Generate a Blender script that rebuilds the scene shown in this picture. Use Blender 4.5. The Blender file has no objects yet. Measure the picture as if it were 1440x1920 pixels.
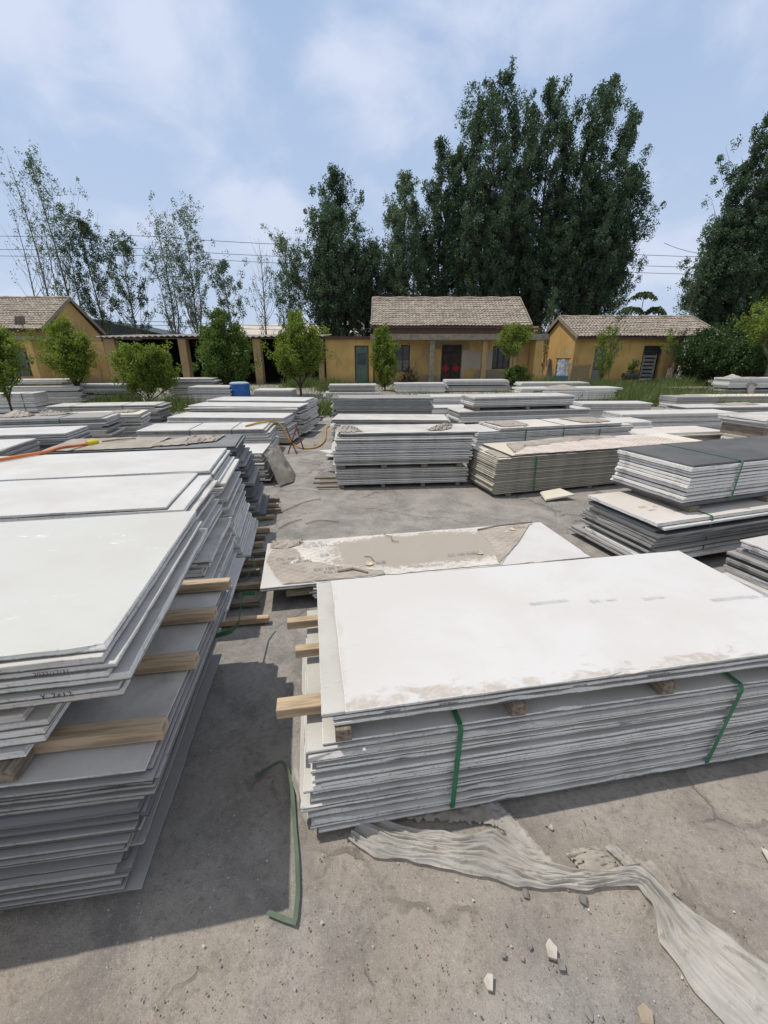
import bpy, bmesh, math, random
import numpy as np
from mathutils import Vector, Matrix, Euler
from mathutils.bvhtree import BVHTree

R = math.radians
rnd = random.Random(11)
nrg = np.random.default_rng(7)
scene = bpy.context.scene
col = scene.collection

# ------------------------------------------------------------------ camera
CAM_H = 1.9
cd = bpy.data.cameras.new('camera')
cam = bpy.data.objects.new('camera', cd)
col.objects.link(cam)
cam.location = (0, 0, CAM_H)
cam.rotation_euler = (R(90 - 20.52), 0, 0)
cd.sensor_fit = 'VERTICAL'
cd.sensor_height = 36.0
cd.lens = 36.0 * 780 / 1920
cd.clip_start = 0.05
cd.clip_end = 2000
scene.camera = cam

# ------------------------------------------------------------------ light
SUN_POS = Vector((-0.40, 0.05, 1.0)).normalized()
EL = math.asin(SUN_POS.z)
AZ = math.atan2(SUN_POS.x, SUN_POS.y)
sd = bpy.data.lights.new('sun', 'SUN')
sd.energy = 2.9
sd.angle = R(0.55)
sd.color = (1.0, 0.93, 0.83)
sun = bpy.data.objects.new('sun', sd)
col.objects.link(sun)
sun.rotation_euler = (-SUN_POS).to_track_quat('-Z', 'Y').to_euler()
sun.location = (-20, 10, 40)

world = bpy.data.worlds.new('World')
scene.world = world
world.use_nodes = True
scene.view_settings.view_transform = 'Standard'
scene.view_settings.look = 'None'
scene.view_settings.gamma = 1.0
scene.view_settings.exposure = 0.18


class NB:
    def __init__(self, tree):
        self.t = tree
        self.n = tree.nodes
        self.l = tree.links

    def new(self, typ, **kw):
        nd = self.n.new(typ)
        for k, v in kw.items():
            setattr(nd, k, v)
        return nd

    def link(self, a, b):
        self.l.new(a, b)

    def val(self, sock, v):
        if hasattr(v, 'links') or isinstance(v, bpy.types.NodeSocket):
            self.l.new(v, sock)
        else:
            sock.default_value = v

    def math(self, op, a, b=0.0, c=None, clamp=False):
        nd = self.new('ShaderNodeMath', operation=op, use_clamp=clamp)
        self.val(nd.inputs[0], a)
        self.val(nd.inputs[1], b)
        if c is not None:
            self.val(nd.inputs[2], c)
        return nd.outputs[0]

    def mix(self, fac, a, b, blend='MIX'):
        nd = self.new('ShaderNodeMix', data_type='RGBA', blend_type=blend)
        self.val(nd.inputs[0], fac)
        self.val(nd.inputs[6], a if isinstance(a, bpy.types.NodeSocket) else (*a[:3], 1))
        self.val(nd.inputs[7], b if isinstance(b, bpy.types.NodeSocket) else (*b[:3], 1))
        return nd.outputs[2]

    def ramp(self, v, lo, hi):
        nd = self.new('ShaderNodeMapRange', clamp=True, interpolation_type='SMOOTHSTEP')
        self.val(nd.inputs[0], v)
        nd.inputs[1].default_value = lo
        nd.inputs[2].default_value = hi
        return nd.outputs[0]

    def noise(self, vec, scale, detail=4, rough=0.55, w=None, dist=0.0):
        nd = self.new('ShaderNodeTexNoise', noise_dimensions='4D' if w is not None else '3D')
        self.l.new(vec, nd.inputs['Vector'])
        if w is not None:
            self.val(nd.inputs['W'], w)
        nd.inputs['Scale'].default_value = scale
        nd.inputs['Detail'].default_value = detail
        nd.inputs['Roughness'].default_value = rough
        nd.inputs['Distortion'].default_value = dist
        return nd.outputs['Fac']

    def scalevec(self, vec, s, loc=(0, 0, 0)):
        nd = self.new('ShaderNodeMapping')
        self.l.new(vec, nd.inputs['Vector'])
        nd.inputs['Scale'].default_value = s
        nd.inputs['Location'].default_value = loc
        return nd.outputs[0]


# sky: physical sky with procedural thin clouds
wb = NB(world.node_tree)
for n in list(wb.n):
    wb.n.remove(n)
sky = wb.new('ShaderNodeTexSky', sky_type='NISHITA')
sky.sun_disc = False
sky.sun_elevation = EL
sky.sun_rotation = AZ
sky.altitude = 0
sky.air_density = 1.0
sky.dust_density = 1.6
sky.ozone_density = 1.4
tc = wb.new('ShaderNodeTexCoord')
sep = wb.new('ShaderNodeSeparateXYZ')
wb.link(tc.outputs['Generated'], sep.inputs[0])
zz = wb.math('ADD', wb.math('MAXIMUM', sep.outputs[2], 0.0), 0.42)
cmb = wb.new('ShaderNodeCombineXYZ')
wb.link(wb.math('DIVIDE', sep.outputs[0], zz), cmb.inputs[0])
wb.link(wb.math('DIVIDE', sep.outputs[1], zz), cmb.inputs[1])
cmb.inputs[2].default_value = 11.9
c1 = wb.noise(cmb.outputs[0], 3.4, 6, 0.52, dist=0.3)
c2 = wb.noise(cmb.outputs[0], 1.5, 2, 0.5)
cl = wb.math('ADD', wb.math('MULTIPLY', c1, 0.7), wb.math('MULTIPLY', c2, 0.5))
# more cloud to the right (+x) of the view
cl = wb.math('ADD', cl, wb.math('MULTIPLY', sep.outputs[0], 0.03))
cfac = wb.math('MULTIPLY', wb.ramp(cl, 0.55, 0.76), 0.7)
skyb = wb.mix(0.72, sky.outputs[0], (4.3, 5.9, 8.6))
# unseen sky overhead and behind the view whitened to make the fill less blue
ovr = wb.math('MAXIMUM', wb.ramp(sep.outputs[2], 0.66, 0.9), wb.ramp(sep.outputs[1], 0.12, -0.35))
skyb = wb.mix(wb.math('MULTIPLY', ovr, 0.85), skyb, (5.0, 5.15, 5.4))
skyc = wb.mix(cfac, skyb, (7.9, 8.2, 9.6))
hz = wb.math('MULTIPLY', wb.ramp(sep.outputs[2], 0.7, 0.0), 0.55)
skyc = wb.mix(hz, skyc, (6.1, 6.9, 8.4))
bg = wb.new('ShaderNodeBackground')
bg.inputs['Strength'].default_value = 0.091
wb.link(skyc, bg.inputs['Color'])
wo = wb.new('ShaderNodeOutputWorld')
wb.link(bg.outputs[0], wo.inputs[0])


# ------------------------------------------------------------------ materials
def matbase(name, rough=0.8):
    m = bpy.data.materials.new(name)
    m.use_nodes = True
    nb = NB(m.node_tree)
    p = nb.n['Principled BSDF']
    p.inputs['Roughness'].default_value = rough
    p.inputs['Specular IOR Level'].default_value = 0.3
    nb.p = p
    tcn = nb.new('ShaderNodeTexCoord')
    nb.obj = tcn.outputs['Object']
    geo = nb.new('ShaderNodeNewGeometry')
    nb.isl = geo.outputs['Random Per Island']
    nb.pos = geo.outputs['Position']
    nb.w = nb.math('MULTIPLY', nb.isl, 37.0)
    return m, nb


def bump(nb, h, strength=0.3, dist=0.01):
    b = nb.new('ShaderNodeBump')
    b.inputs['Strength'].default_value = strength
    b.inputs['Distance'].default_value = dist
    nb.link(h, b.inputs['Height'])
    nb.link(b.outputs[0], nb.p.inputs['Normal'])


def simple(name, c, c2=None, scale=8, rough=0.75, lo=0.4, hi=0.65, stretch=(1, 1, 1), bmp=0.0, metal=0.0, var=0.0, spec=0.3):
    m, nb = matbase(name, rough)
    nb.p.inputs['Metallic'].default_value = metal
    nb.p.inputs['Specular IOR Level'].default_value = spec
    if c2 is None:
        c2 = tuple(x * 0.75 for x in c)
    v = nb.scalevec(nb.obj, stretch)
    f = nb.noise(v, scale, 6, 0.6, nb.w)
    cc = nb.mix(nb.ramp(f, lo, hi), c, c2)
    if var:
        k = nb.math('ADD', nb.math('MULTIPLY', nb.isl, var), 1 - var)
        g = nb.new('ShaderNodeCombineColor')
        for i in range(3):
            nb.link(k, g.inputs[i])
        cc = nb.mix(1.0, cc, g.outputs[0], 'MULTIPLY')
    nb.link(cc, nb.p.inputs['Base Color'])
    if bmp:
        bump(nb, nb.noise(v, scale * 4, 4, 0.6), bmp, 0.01)
    return m


def slab_face(name, c, dust, amount, fine=0.1, rough=0.55, rim=False, vein=False):
    """broad top of a slab: stone colour with drifts of yard dust"""
    m, nb = matbase(name, rough)
    f = nb.noise(nb.obj, 2.3, 6, 0.6, nb.w, 0.4)
    g = nb.noise(nb.obj, 14, 5, 0.65, nb.w)
    d = nb.math('ADD', nb.math('MULTIPLY', f, 0.75), nb.math('MULTIPLY', g, 0.25))
    fac = nb.math('MULTIPLY', nb.ramp(d, 0.62 - amount * 0.35, 0.78 - amount * 0.2), min(1.0, 0.35 + amount))
    cc = nb.mix(fac, c, dust)
    bl = nb.noise(nb.obj, 1.1, 5, 0.6, nb.w, 0.6)
    cc = nb.mix(nb.math('MULTIPLY', nb.ramp(bl, 0.42, 0.6), 0.36), cc, dust)
    # scuffs
    sc = nb.noise(nb.scalevec(nb.obj, (2, 9, 1)), 6, 5, 0.7, nb.w)
    cc = nb.mix(nb.math('MULTIPLY', nb.ramp(sc, 0.58, 0.75), fine), cc, tuple(x * 0.5 for x in dust))
    scr = nb.noise(nb.scalevec(nb.obj, (1.5, 40, 1)), 2.2, 4, 0.6, nb.w, 1.5)
    cc = nb.mix(nb.math('MULTIPLY', nb.ramp(scr, 0.64, 0.70), 0.28), cc, tuple(x * 0.75 for x in dust))
    if vein:   # thin pale veins of the stone itself
        vw = nb.noise(nb.scalevec(nb.obj, (0.8, 2.6, 1)), 0.8, 4, 0.5, None, 0.8)
        vv = nb.ramp(nb.math('ABSOLUTE', nb.math('SUBTRACT', vw, 0.5)), 0.005, 0.001)
        vv = nb.math('MULTIPLY', vv, nb.ramp(g, 0.48, 0.66))
        cc = nb.mix(nb.math('MULTIPLY', vv, 0.85), cc, (0.76, 0.76, 0.75))
    if rim:
        sp = nb.new('ShaderNodeSeparateXYZ')
        nb.link(nb.obj, sp.inputs[0])
        n2 = nb.noise(nb.scalevec(nb.obj, (4, 7, 1)), 1.6, 6, 0.62, None, 0.8)
        e1 = nb.ramp(nb.math('ADD', nb.math('ADD', sp.outputs[1], nb.math('MULTIPLY', sp.outputs[0], 0.018)), nb.math('MULTIPLY', n2, 0.34)), 0.248, 0.20)
        e2 = nb.ramp(nb.math('SUBTRACT', nb.math('ADD', sp.outputs[0], nb.math('MULTIPLY', n2, -0.3)), 2.2), 0.02, 0.12)
        e3 = nb.ramp(nb.math('ADD', sp.outputs[0], nb.math('MULTIPLY', n2, 0.2)), 0.13, 0.1)
        e = nb.math('MAXIMUM', nb.math('MAXIMUM', e1, e2), nb.math('MULTIPLY', e3, 0.35))
        n3 = nb.noise(nb.obj, 30, 4, 0.6)
        cc = nb.mix(nb.math('MULTIPLY', nb.math('MULTIPLY', e, nb.ramp(n3, 0.22, 0.62)), 0.6), cc, (0.36, 0.285, 0.22))
        # faint dried swirls of polishing slurry
        wv = nb.new('ShaderNodeTexWave', wave_type='RINGS', rings_direction='Z')
        nb.link(nb.scalevec(nb.obj, (1, 1, 0), (-0.62, -0.02, 0)), wv.inputs['Vector'])
        wv.inputs['Scale'].default_value = 22
        wv.inputs['Distortion'].default_value = 2
        wm = nb.math('MULTIPLY', nb.ramp(nb.noise(nb.obj, 3.1, 3, 0.5), 0.52, 0.66), 0.12)
        wm = nb.math('MULTIPLY', wm, nb.ramp(sp.outputs[1], 0.45, 0.1))
        cc = nb.mix(nb.math('MULTIPLY', wm, wv.outputs['Fac']), cc, (0.45, 0.42, 0.38))
    nb.link(cc, nb.p.inputs['Base Color'])
    bump(nb, g, 0.06, 0.004)
    return m


def slab_edge(name, c, dirt, amount=0.5, var=0.45):
    """sawn edge of a slab: streaks along it, splashes of dirt, every slab its own tone"""
    m, nb = matbase(name, 0.85)
    v = nb.scalevec(nb.obj, (2.2, 2.2, 55))
    f = nb.noise(v, 2.0, 6, 0.65, nb.w)
    g = nb.noise(nb.scalevec(nb.obj, (1, 1, 5)), 9, 6, 0.7, nb.w)
    spz = nb.new('ShaderNodeSeparateXYZ')
    nb.link(nb.obj, spz.inputs[0])
    h = nb.noise(nb.obj, 55, 4, 0.7, nb.w)
    k = nb.math('ADD', nb.math('MULTIPLY', nb.isl, var), 1 - var * 0.55)
    gc = nb.new('ShaderNodeCombineColor')
    for i in range(3):
        nb.link(k, gc.inputs[i])
    cc = nb.mix(1.0, c, gc.outputs[0], 'MULTIPLY')
    cc = nb.mix(nb.math('MULTIPLY', nb.ramp(f, 0.42, 0.72), amount), cc, dirt)
    cc = nb.mix(nb.math('MULTIPLY', nb.ramp(g, 0.6, 0.72), amount * 1.1), cc, tuple(x * 0.45 for x in dirt))
    cc = nb.mix(nb.math('MULTIPLY', nb.ramp(h, 0.53, 0.66), 0.45), cc, tuple(x * 0.6 for x in dirt))
    s2 = nb.noise(nb.scalevec(nb.obj, (1, 1, 2.5)), 4.2, 6, 0.75, nb.math('MULTIPLY', nb.isl, 1.5), 0.5)
    cc = nb.mix(nb.math('MULTIPLY', nb.ramp(s2, 0.57, 0.67), min(0.85, amount)), cc, tuple(x * 0.55 for x in dirt))
    # rough grimy lower arris with painted gap shade, broken along its length
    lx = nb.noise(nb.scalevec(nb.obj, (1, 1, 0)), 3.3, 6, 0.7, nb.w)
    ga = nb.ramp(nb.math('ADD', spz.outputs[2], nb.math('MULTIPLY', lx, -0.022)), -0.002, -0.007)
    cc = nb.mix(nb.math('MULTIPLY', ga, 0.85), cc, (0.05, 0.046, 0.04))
    nb.link(cc, nb.p.inputs['Base Color'])
    bump(nb, nb.math('ADD', h, f), 0.35, 0.004)
    return m


FACE = {
    'white': slab_face('white_slab_face', (0.585, 0.58, 0.565), (0.42, 0.385, 0.335), 0.14, 0.1),
    'whiteclean': slab_face('veined_slab_face', (0.535, 0.54, 0.51), (0.46, 0.43, 0.38), 0.05, 0.03, vein=True),
    'rim': slab_face('dust_rimmed_slab_face', (0.60, 0.595, 0.585), (0.50, 0.465, 0.42), 0.14, 0.08, rim=True),
    'dusty': slab_face('dusty_slab_face', (0.56, 0.55, 0.52), (0.32, 0.295, 0.265), 0.45, 0.2, 0.8),
    'grey': slab_face('grey_slab_face', (0.30, 0.30, 0.30), (0.34, 0.32, 0.29), 0.5, 0.25, 0.8),
    'blue': slab_face('slate_slab_face', (0.16, 0.175, 0.19), (0.30, 0.285, 0.26), 0.4, 0.25, 0.7),
    'cream': slab_face('cream_slab_face', (0.64, 0.605, 0.51), (0.45, 0.38, 0.29), 0.25, 0.1, 0.75),
    'black': slab_face('charcoal_slab_face', (0.085, 0.086, 0.088), (0.17, 0.165, 0.16), 0.3, 0.1, 0.6),
    'pink': slab_face('pinkish_dusty_slab_face', (0.60, 0.565, 0.525), (0.46, 0.415, 0.365), 0.3, 0.1, 0.8),
}
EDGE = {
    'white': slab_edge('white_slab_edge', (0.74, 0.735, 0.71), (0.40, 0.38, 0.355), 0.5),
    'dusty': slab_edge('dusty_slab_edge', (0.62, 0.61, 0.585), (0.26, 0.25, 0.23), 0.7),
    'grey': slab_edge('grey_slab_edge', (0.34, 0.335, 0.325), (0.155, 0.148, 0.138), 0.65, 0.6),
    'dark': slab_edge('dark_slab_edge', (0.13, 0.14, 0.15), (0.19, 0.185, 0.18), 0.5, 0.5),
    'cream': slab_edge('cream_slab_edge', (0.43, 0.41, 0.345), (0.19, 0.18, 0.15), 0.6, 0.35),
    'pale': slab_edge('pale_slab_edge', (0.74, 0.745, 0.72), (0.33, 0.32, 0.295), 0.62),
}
PAL = {  # (edge, face, word, weight)
    'white': [('white', 'white', 'white', 4), ('pale', 'dusty', 'white', 3), ('dusty', 'dusty', 'white', 2), ('grey', 'dusty', 'grey', .5)],
    'FR': [('pale', 'dusty', 'pale', 4), ('dusty', 'dusty', 'pale', 3), ('white', 'white', 'white', 1)],
    'dusty': [('dusty', 'dusty', 'dusty', 4), ('pale', 'dusty', 'pale', 2), ('grey', 'grey', 'grey', 2)],
    'grey': [('grey', 'grey', 'grey', 4), ('dusty', 'dusty', 'dusty', 2), ('dark', 'blue', 'slate', 1)],
    'slate': [('dark', 'blue', 'slate', 3), ('grey', 'grey', 'grey', 3)],
    'cream': [('cream', 'cream', 'cream', 1)],
    'low': [('grey', 'grey', 'grey', 4), ('dark', 'grey', 'slate', 1.5), ('dusty', 'dusty', 'dusty', 1)],
    'mono': [('white', 'white', 'white', 2), ('dark', 'black', 'charcoal', 3), ('grey', 'grey', 'grey', 1.5), ('pale', 'dusty', 'pale', 1)],
    'mono2': [('dark', 'black', 'charcoal', 4), ('grey', 'grey', 'grey', 3), ('pale', 'dusty', 'pale', 1)],
}

M_WOOD = simple('fresh_pine', (0.50, 0.385, 0.26), (0.30, 0.215, 0.135), 4, 0.8, stretch=(1, 12, 12), bmp=0.2)
M_OLDWOOD = simple('weathered_wood', (0.27, 0.225, 0.175), (0.13, 0.105, 0.08), 5, 0.9, stretch=(1, 12, 12), bmp=0.2)
M_STRAP = simple('green_strap_plastic', (0.03, 0.155, 0.075), (0.05, 0.2, 0.11), 12, 0.45)
M_STRAPL = simple('sun_faded_green_strap', (0.10, 0.14, 0.10), (0.07, 0.105, 0.07), 10, 0.5)
M_INK = simple('ink', (0.03, 0.03, 0.035), (0.06, 0.06, 0.06), 40, 0.6)
M_FAINTINK = simple('faint_ink', (0.50, 0.50, 0.51), (0.62, 0.62, 0.62), 60, 0.7, lo=0.45, hi=0.7)
M_GREYINK = simple('grey_ink', (0.16, 0.17, 0.19), (0.24, 0.24, 0.25), 60, 0.7)


# ------------------------------------------------------------------ helpers
def link(o):
    col.objects.link(o)
    return o


def mesh_obj(name, verts, faces, mats, parent=None, mi=None, smooth=False):
    me = bpy.data.meshes.new(name)
    me.from_pydata([tuple(v) for v in verts], [], [tuple(f) for f in faces])
    for m in (mats if isinstance(mats, (list, tuple)) else [mats]):
        me.materials.append(m)
    if mi is not None:
        me.polygons.foreach_set('material_index', np.asarray(mi, dtype=np.int32))
    if smooth:
        me.polygons.foreach_set('use_smooth', np.ones(len(me.polygons), dtype=bool))
    me.update()
    o = link(bpy.data.objects.new(name, me))
    if parent:
        o.parent = parent
    return o


def quads_obj(name, V, mat, parent=None, k=4):
    """V: (n*k,3) array, k verts per separate face"""
    V = np.asarray(V, dtype=np.float32).reshape(-1, 3)
    n = len(V) // k
    me = bpy.data.meshes.new(name)
    me.vertices.add(n * k)
    me.vertices.foreach_set('co', V.ravel())
    me.loops.add(n * k)
    me.loops.foreach_set('vertex_index', np.arange(n * k, dtype=np.int32))
    me.polygons.add(n)
    me.polygons.foreach_set('loop_start', np.arange(0, n * k, k, dtype=np.int32))
    me.update(calc_edges=True)
    me.materials.append(mat)
    o = link(bpy.data.objects.new(name, me))
    if parent:
        o.parent = parent
    return o


def empty(name, loc=(0, 0, 0), rz=0.0):
    o = link(bpy.data.objects.new(name, None))
    o.location = loc
    o.rotation_euler = (0, 0, rz)
    o.empty_display_size = 0.2
    return o


def tag(o, label=None, cat=None, group=None, kind=None):
    if label:
        o['label'] = label
    if cat:
        o['category'] = cat
    if group:
        o['group'] = group
    if kind:
        o['kind'] = kind
    return o


class MB:
    """collects boxes, tubes and sheets that form one mesh"""

    def __init__(self):
        self.v, self.f = [], []

    def add(self, v, f):
        b = len(self.v)
        self.v += [tuple(x) for x in v]
        self.f += [tuple(i + b for i in q) for q in f]

    def box(self, x0, x1, y0, y1, z0, z1, mtx=None, c=0.0):
        if c > 0:
            v = []
            for z, ins in ((z0, c), (z0 + c, 0), (z1 - c, 0), (z1, c)):
                v += [(x0 + ins, y0 + ins, z), (x1 - ins, y0 + ins, z), (x1 - ins, y1 - ins, z), (x0 + ins, y1 - ins, z)]
            f = [(3, 2, 1, 0), (12, 13, 14, 15)]
            for r in range(3):
                for i in range(4):
                    j = (i + 1) % 4
                    f.append((r * 4 + i, r * 4 + j, r * 4 + 4 + j, r * 4 + 4 + i))
        else:
            v = [(x0, y0, z0), (x1, y0, z0), (x1, y1, z0), (x0, y1, z0), (x0, y0, z1), (x1, y0, z1), (x1, y1, z1), (x0, y1, z1)]
            f = [(3, 2, 1, 0), (4, 5, 6, 7), (0, 1, 5, 4), (1, 2, 6, 5), (2, 3, 7, 6), (3, 0, 4, 7)]
        if mtx is not None:
            v = [mtx @ Vector(p) for p in v]
        self.add(v, f)
        return self

    def tube(self, pts, rad, n=6, caps=True):
        pts = [Vector(p) for p in pts]
        rr = rad if isinstance(rad, (list, tuple)) else [rad] * len(pts)
        v, f = [], []
        up = Vector((0.13, 0.31, 0.94))
        for i, p in enumerate(pts):
            t = (pts[min(i + 1, len(pts) - 1)] - pts[max(i - 1, 0)])
            if t.length < 1e-9:
                t = Vector((0, 0, 1))
            t.normalize()
            a = t.cross(up)
            if a.length < 1e-3:
                a = t.cross(Vector((1, 0, 0)))
            a.normalize()
            b = t.cross(a)
            for k in range(n):
                w = 2 * math.pi * k / n
                v.append(p + (a * math.cos(w) + b * math.sin(w)) * rr[i])
        for i in range(len(pts) - 1):
            for k in range(n):
                j = (k + 1) % n
                f.append((i * n + k, i * n + j, i * n + n + j, i * n + n + k))
        if caps:
            f.append(tuple(range(n - 1, -1, -1)))
            f.append(tuple(range((len(pts) - 1) * n, len(pts) * n)))
        self.add(v, f)
        return self

    def build(self, name, mat, parent=None, smooth=False):
        return mesh_obj(name, self.v, self.f, mat, parent, smooth=smooth)


def gz(y):
    t = min(1, max(0, (y - 14) / 11.0))
    return 0.3 * t * t * (3 - 2 * t)


# ------------------------------------------------------------------ ground
m, nb = matbase('yard_ground', 0.95)
nb.p.inputs['Specular IOR Level'].default_value = 0.15
P = nb.pos
big = nb.noise(P, 0.55, 5, 0.6, None, 0.6)
mid = nb.noise(P, 2.6, 6, 0.65, None, 0.5)
fin = nb.noise(P, 38, 5, 0.7)
mic = nb.noise(P, 210, 3, 0.7)
c = nb.mix(nb.ramp(mid, 0.36, 0.66), (0.325, 0.308, 0.286), (0.215, 0.206, 0.195))
spp = nb.new('ShaderNodeSeparateXYZ')
nb.link(P, spp.inputs[0])
near = nb.ramp(nb.math('ADD', spp.outputs[1], nb.math('MULTIPLY', mid, 1.2)), 3.3, 0.7)
dustm = nb.math('MULTIPLY', nb.ramp(big, 0.33, 0.6), nb.math('ADD', nb.math('MULTIPLY', near, 0.58), 0.08))
c = nb.mix(dustm, c, (0.325, 0.27, 0.21))
c = nb.mix(nb.math('MULTIPLY', nb.ramp(nb.noise(P, 1.35, 6, 0.7, None, 1.2), 0.50, 0.66), 0.7), c, (0.165, 0.16, 0.152))
c = nb.mix(nb.math('MULTIPLY', nb.ramp(fin, 0.5, 0.68), 0.5), c, (0.16, 0.14, 0.12))
c = nb.mix(nb.math('MULTIPLY', nb.ramp(fin, 0.46, 0.28), 0.45), c, (0.44, 0.395, 0.335))
c = nb.mix(nb.math('MULTIPLY', nb.ramp(mic, 0.56, 0.68), 0.6), c, (0.12, 0.10, 0.085))
c = nb.mix(nb.math('MULTIPLY', nb.ramp(mic, 0.42, 0.30), 0.55), c, (0.56, 0.52, 0.46))
# cracks of old concrete
vo = nb.new('ShaderNodeTexVoronoi', feature='DISTANCE_TO_EDGE')
wn = nb.new('ShaderNodeTexNoise')
nb.link(P, wn.inputs['Vector'])
wn.inputs['Scale'].default_value = 2.2
wn.inputs['Detail'].default_value = 5
vm = nb.new('ShaderNodeVectorMath', operation='MULTIPLY_ADD')
nb.link(wn.outputs['Color'], vm.inputs[0])
vm.inputs[1].default_value = (0.9, 0.9, 0)
nb.link(P, vm.inputs[2])
nb.link(vm.outputs[0], vo.inputs['Vector'])
vo.inputs['Scale'].default_value = 0.52
crk = nb.math('MULTIPLY', nb.ramp(vo.outputs['Distance'], 0.009, 0.001), nb.ramp(big, 0.45, 0.56))
c = nb.mix(nb.math('MULTIPLY', crk, 0.55), c, (0.09, 0.08, 0.07))
# earth and sparse green far out of the paved part
far = nb.ramp(spp.outputs[1], 17, 24)
c = nb.mix(nb.math('MULTIPLY', far, nb.ramp(mid, 0.45, 0.6)), c, (0.16, 0.15, 0.085))
nb.link(c, nb.p.inputs['Base Color'])
hh = nb.math('ADD', nb.math('ADD', nb.math('MULTIPLY', fin, 0.5), nb.math('MULTIPLY', mic, 0.22)), nb.math('MULTIPLY', crk, -0.8))
bump(nb, nb.math('ADD', hh, mid), 0.8, 0.014)
M_GROUND = m


def axis(lo, hi, f0, f1, step):
    a = list(np.arange(f0, f1, step))
    out, s, x = [], step, f1
    while x < hi:
        out.append(x)
        s *= 1.25
        x += s
    out.append(hi)
    pre, s, x = [], step, f0 - step
    while x > lo:
        pre.append(x)
        s *= 1.25
        x -= s
    pre.append(lo)
    return np.array(pre[::-1] + a + out)


xs = axis(-420, 420, -2.6, 3.2, 0.045)
ys = axis(-40, 700, 0.3, 5.5, 0.045)
XX, YY = np.meshgrid(xs, ys)
tt = np.clip((YY - 14) / 11.0, 0, 1)
ZZ = 0.3 * tt * tt * (3 - 2 * tt)
und = np.zeros_like(XX)
for _ in range(26):
    kx, ky = nrg.normal(0, 5, 2)
    und += np.sin(kx * XX + ky * YY + nrg.uniform(0, 6.28)) / (1 + 0.25 * math.hypot(kx, ky))
fall = np.clip(1 - np.abs(XX) / 6, 0, 1) * np.clip(1 - np.abs(YY - 2) / 6, 0, 1)
ZZ = ZZ + und * 0.0022 * fall - 0.012 * fall
nx_, ny_ = len(xs), len(ys)
idx = np.arange(nx_ * ny_).reshape(ny_, nx_)
F = np.stack([idx[:-1, :-1], idx[:-1, 1:], idx[1:, 1:], idx[1:, :-1]], -1).reshape(-1, 4)
g_o = mesh_obj('ground', np.stack([XX, YY, ZZ], -1).reshape(-1, 3), F.tolist(), M_GROUND, smooth=True)
tag(g_o, 'dusty grey and brown concrete yard ground', kind='structure')

# ------------------------------------------------------------------ slab stacks
def slab_mesh(L, W, t, nx, ny, rag, rr):
    """one stone slab, origin at its front left bottom corner"""
    per = []
    for i in range(nx):
        per.append([L * i / nx, 0, 0, 1])
    for i in range(ny):
        per.append([L, W * i / ny, -1, 0])
    for i in range(nx):
        per.append([L - L * i / nx, W, 0, -1])
    for i in range(ny):
        per.append([0, W - W * i / ny, 1, 0])
    corners = {0, nx, nx + ny, 2 * nx + ny}
    n = len(per)
    off, chip = [], []
    for i in range(n):
        off.append(rr.uniform(0, rag) if i not in corners else 0)
        chip.append(rr.uniform(0.004, 0.014) if (rag and rr.random() < 0.05) else 0)
    c = min(0.0022, t * 0.15)
    sx = lambda x: (1 if x < L / 2 else -1)
    sy = lambda y: (1 if y < W / 2 else -1)
    rings = []
    for z, ins, ch in ((0, c, 0), (t * .15, 0, 0), (t - c, 0, 1), (t, c, 1)):
        ring = []
        for i, (x, y, nx2, ny2) in enumerate(per):
            d = ins + off[i] + ch * chip[i]
            if i in corners:
                ring.append((x + sx(x) * d, y + sy(y) * d, z))
            else:
                ring.append((x + nx2 * d, y + ny2 * d, z))
        rings.append(ring)
    v = [p for r_ in rings for p in r_]
    f, mi = [tuple(range(n - 1, -1, -1)), tuple(range(3 * n, 4 * n))], [0, 0]
    for k in range(3):
        for i in range(n):
            j = (i + 1) % n
            f.append((k * n + i, k * n + j, k * n + n + j, k * n + n + i))
            mi.append(1)
    return v, f, mi


NTH = ['topmost', 'second', 'third', 'fourth', 'fifth', 'sixth', 'seventh', 'eighth', 'ninth', 'tenth', 'eleventh', 'twelfth', 'thirteenth', 'fourteenth',
       'fifteenth', 'sixteenth', 'seventeenth', 'eighteenth', 'nineteenth', 'twentieth', 'twenty-first', 'twenty-second', 'twenty-third', 'twenty-fourth',
       'twenty-fifth', 'twenty-sixth', 'twenty-seventh', 'twenty-eighth', 'twenty-ninth', 'thirtieth', 'thirty-first', 'thirty-second', 'thirty-third',
       'thirty-fourth', 'thirty-fifth', 'thirty-sixth', 'thirty-seventh', 'thirty-eighth', 'thirty-ninth', 'fortieth'] + ['forty-' + w for w in ('first', 'second', 'third', 'fourth', 'fifth', 'sixth', 'seventh', 'eighth', 'ninth')] + ['fiftieth']
SLABS = []      # dicts
STACKS = {}


class Pack:
    pass


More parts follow.
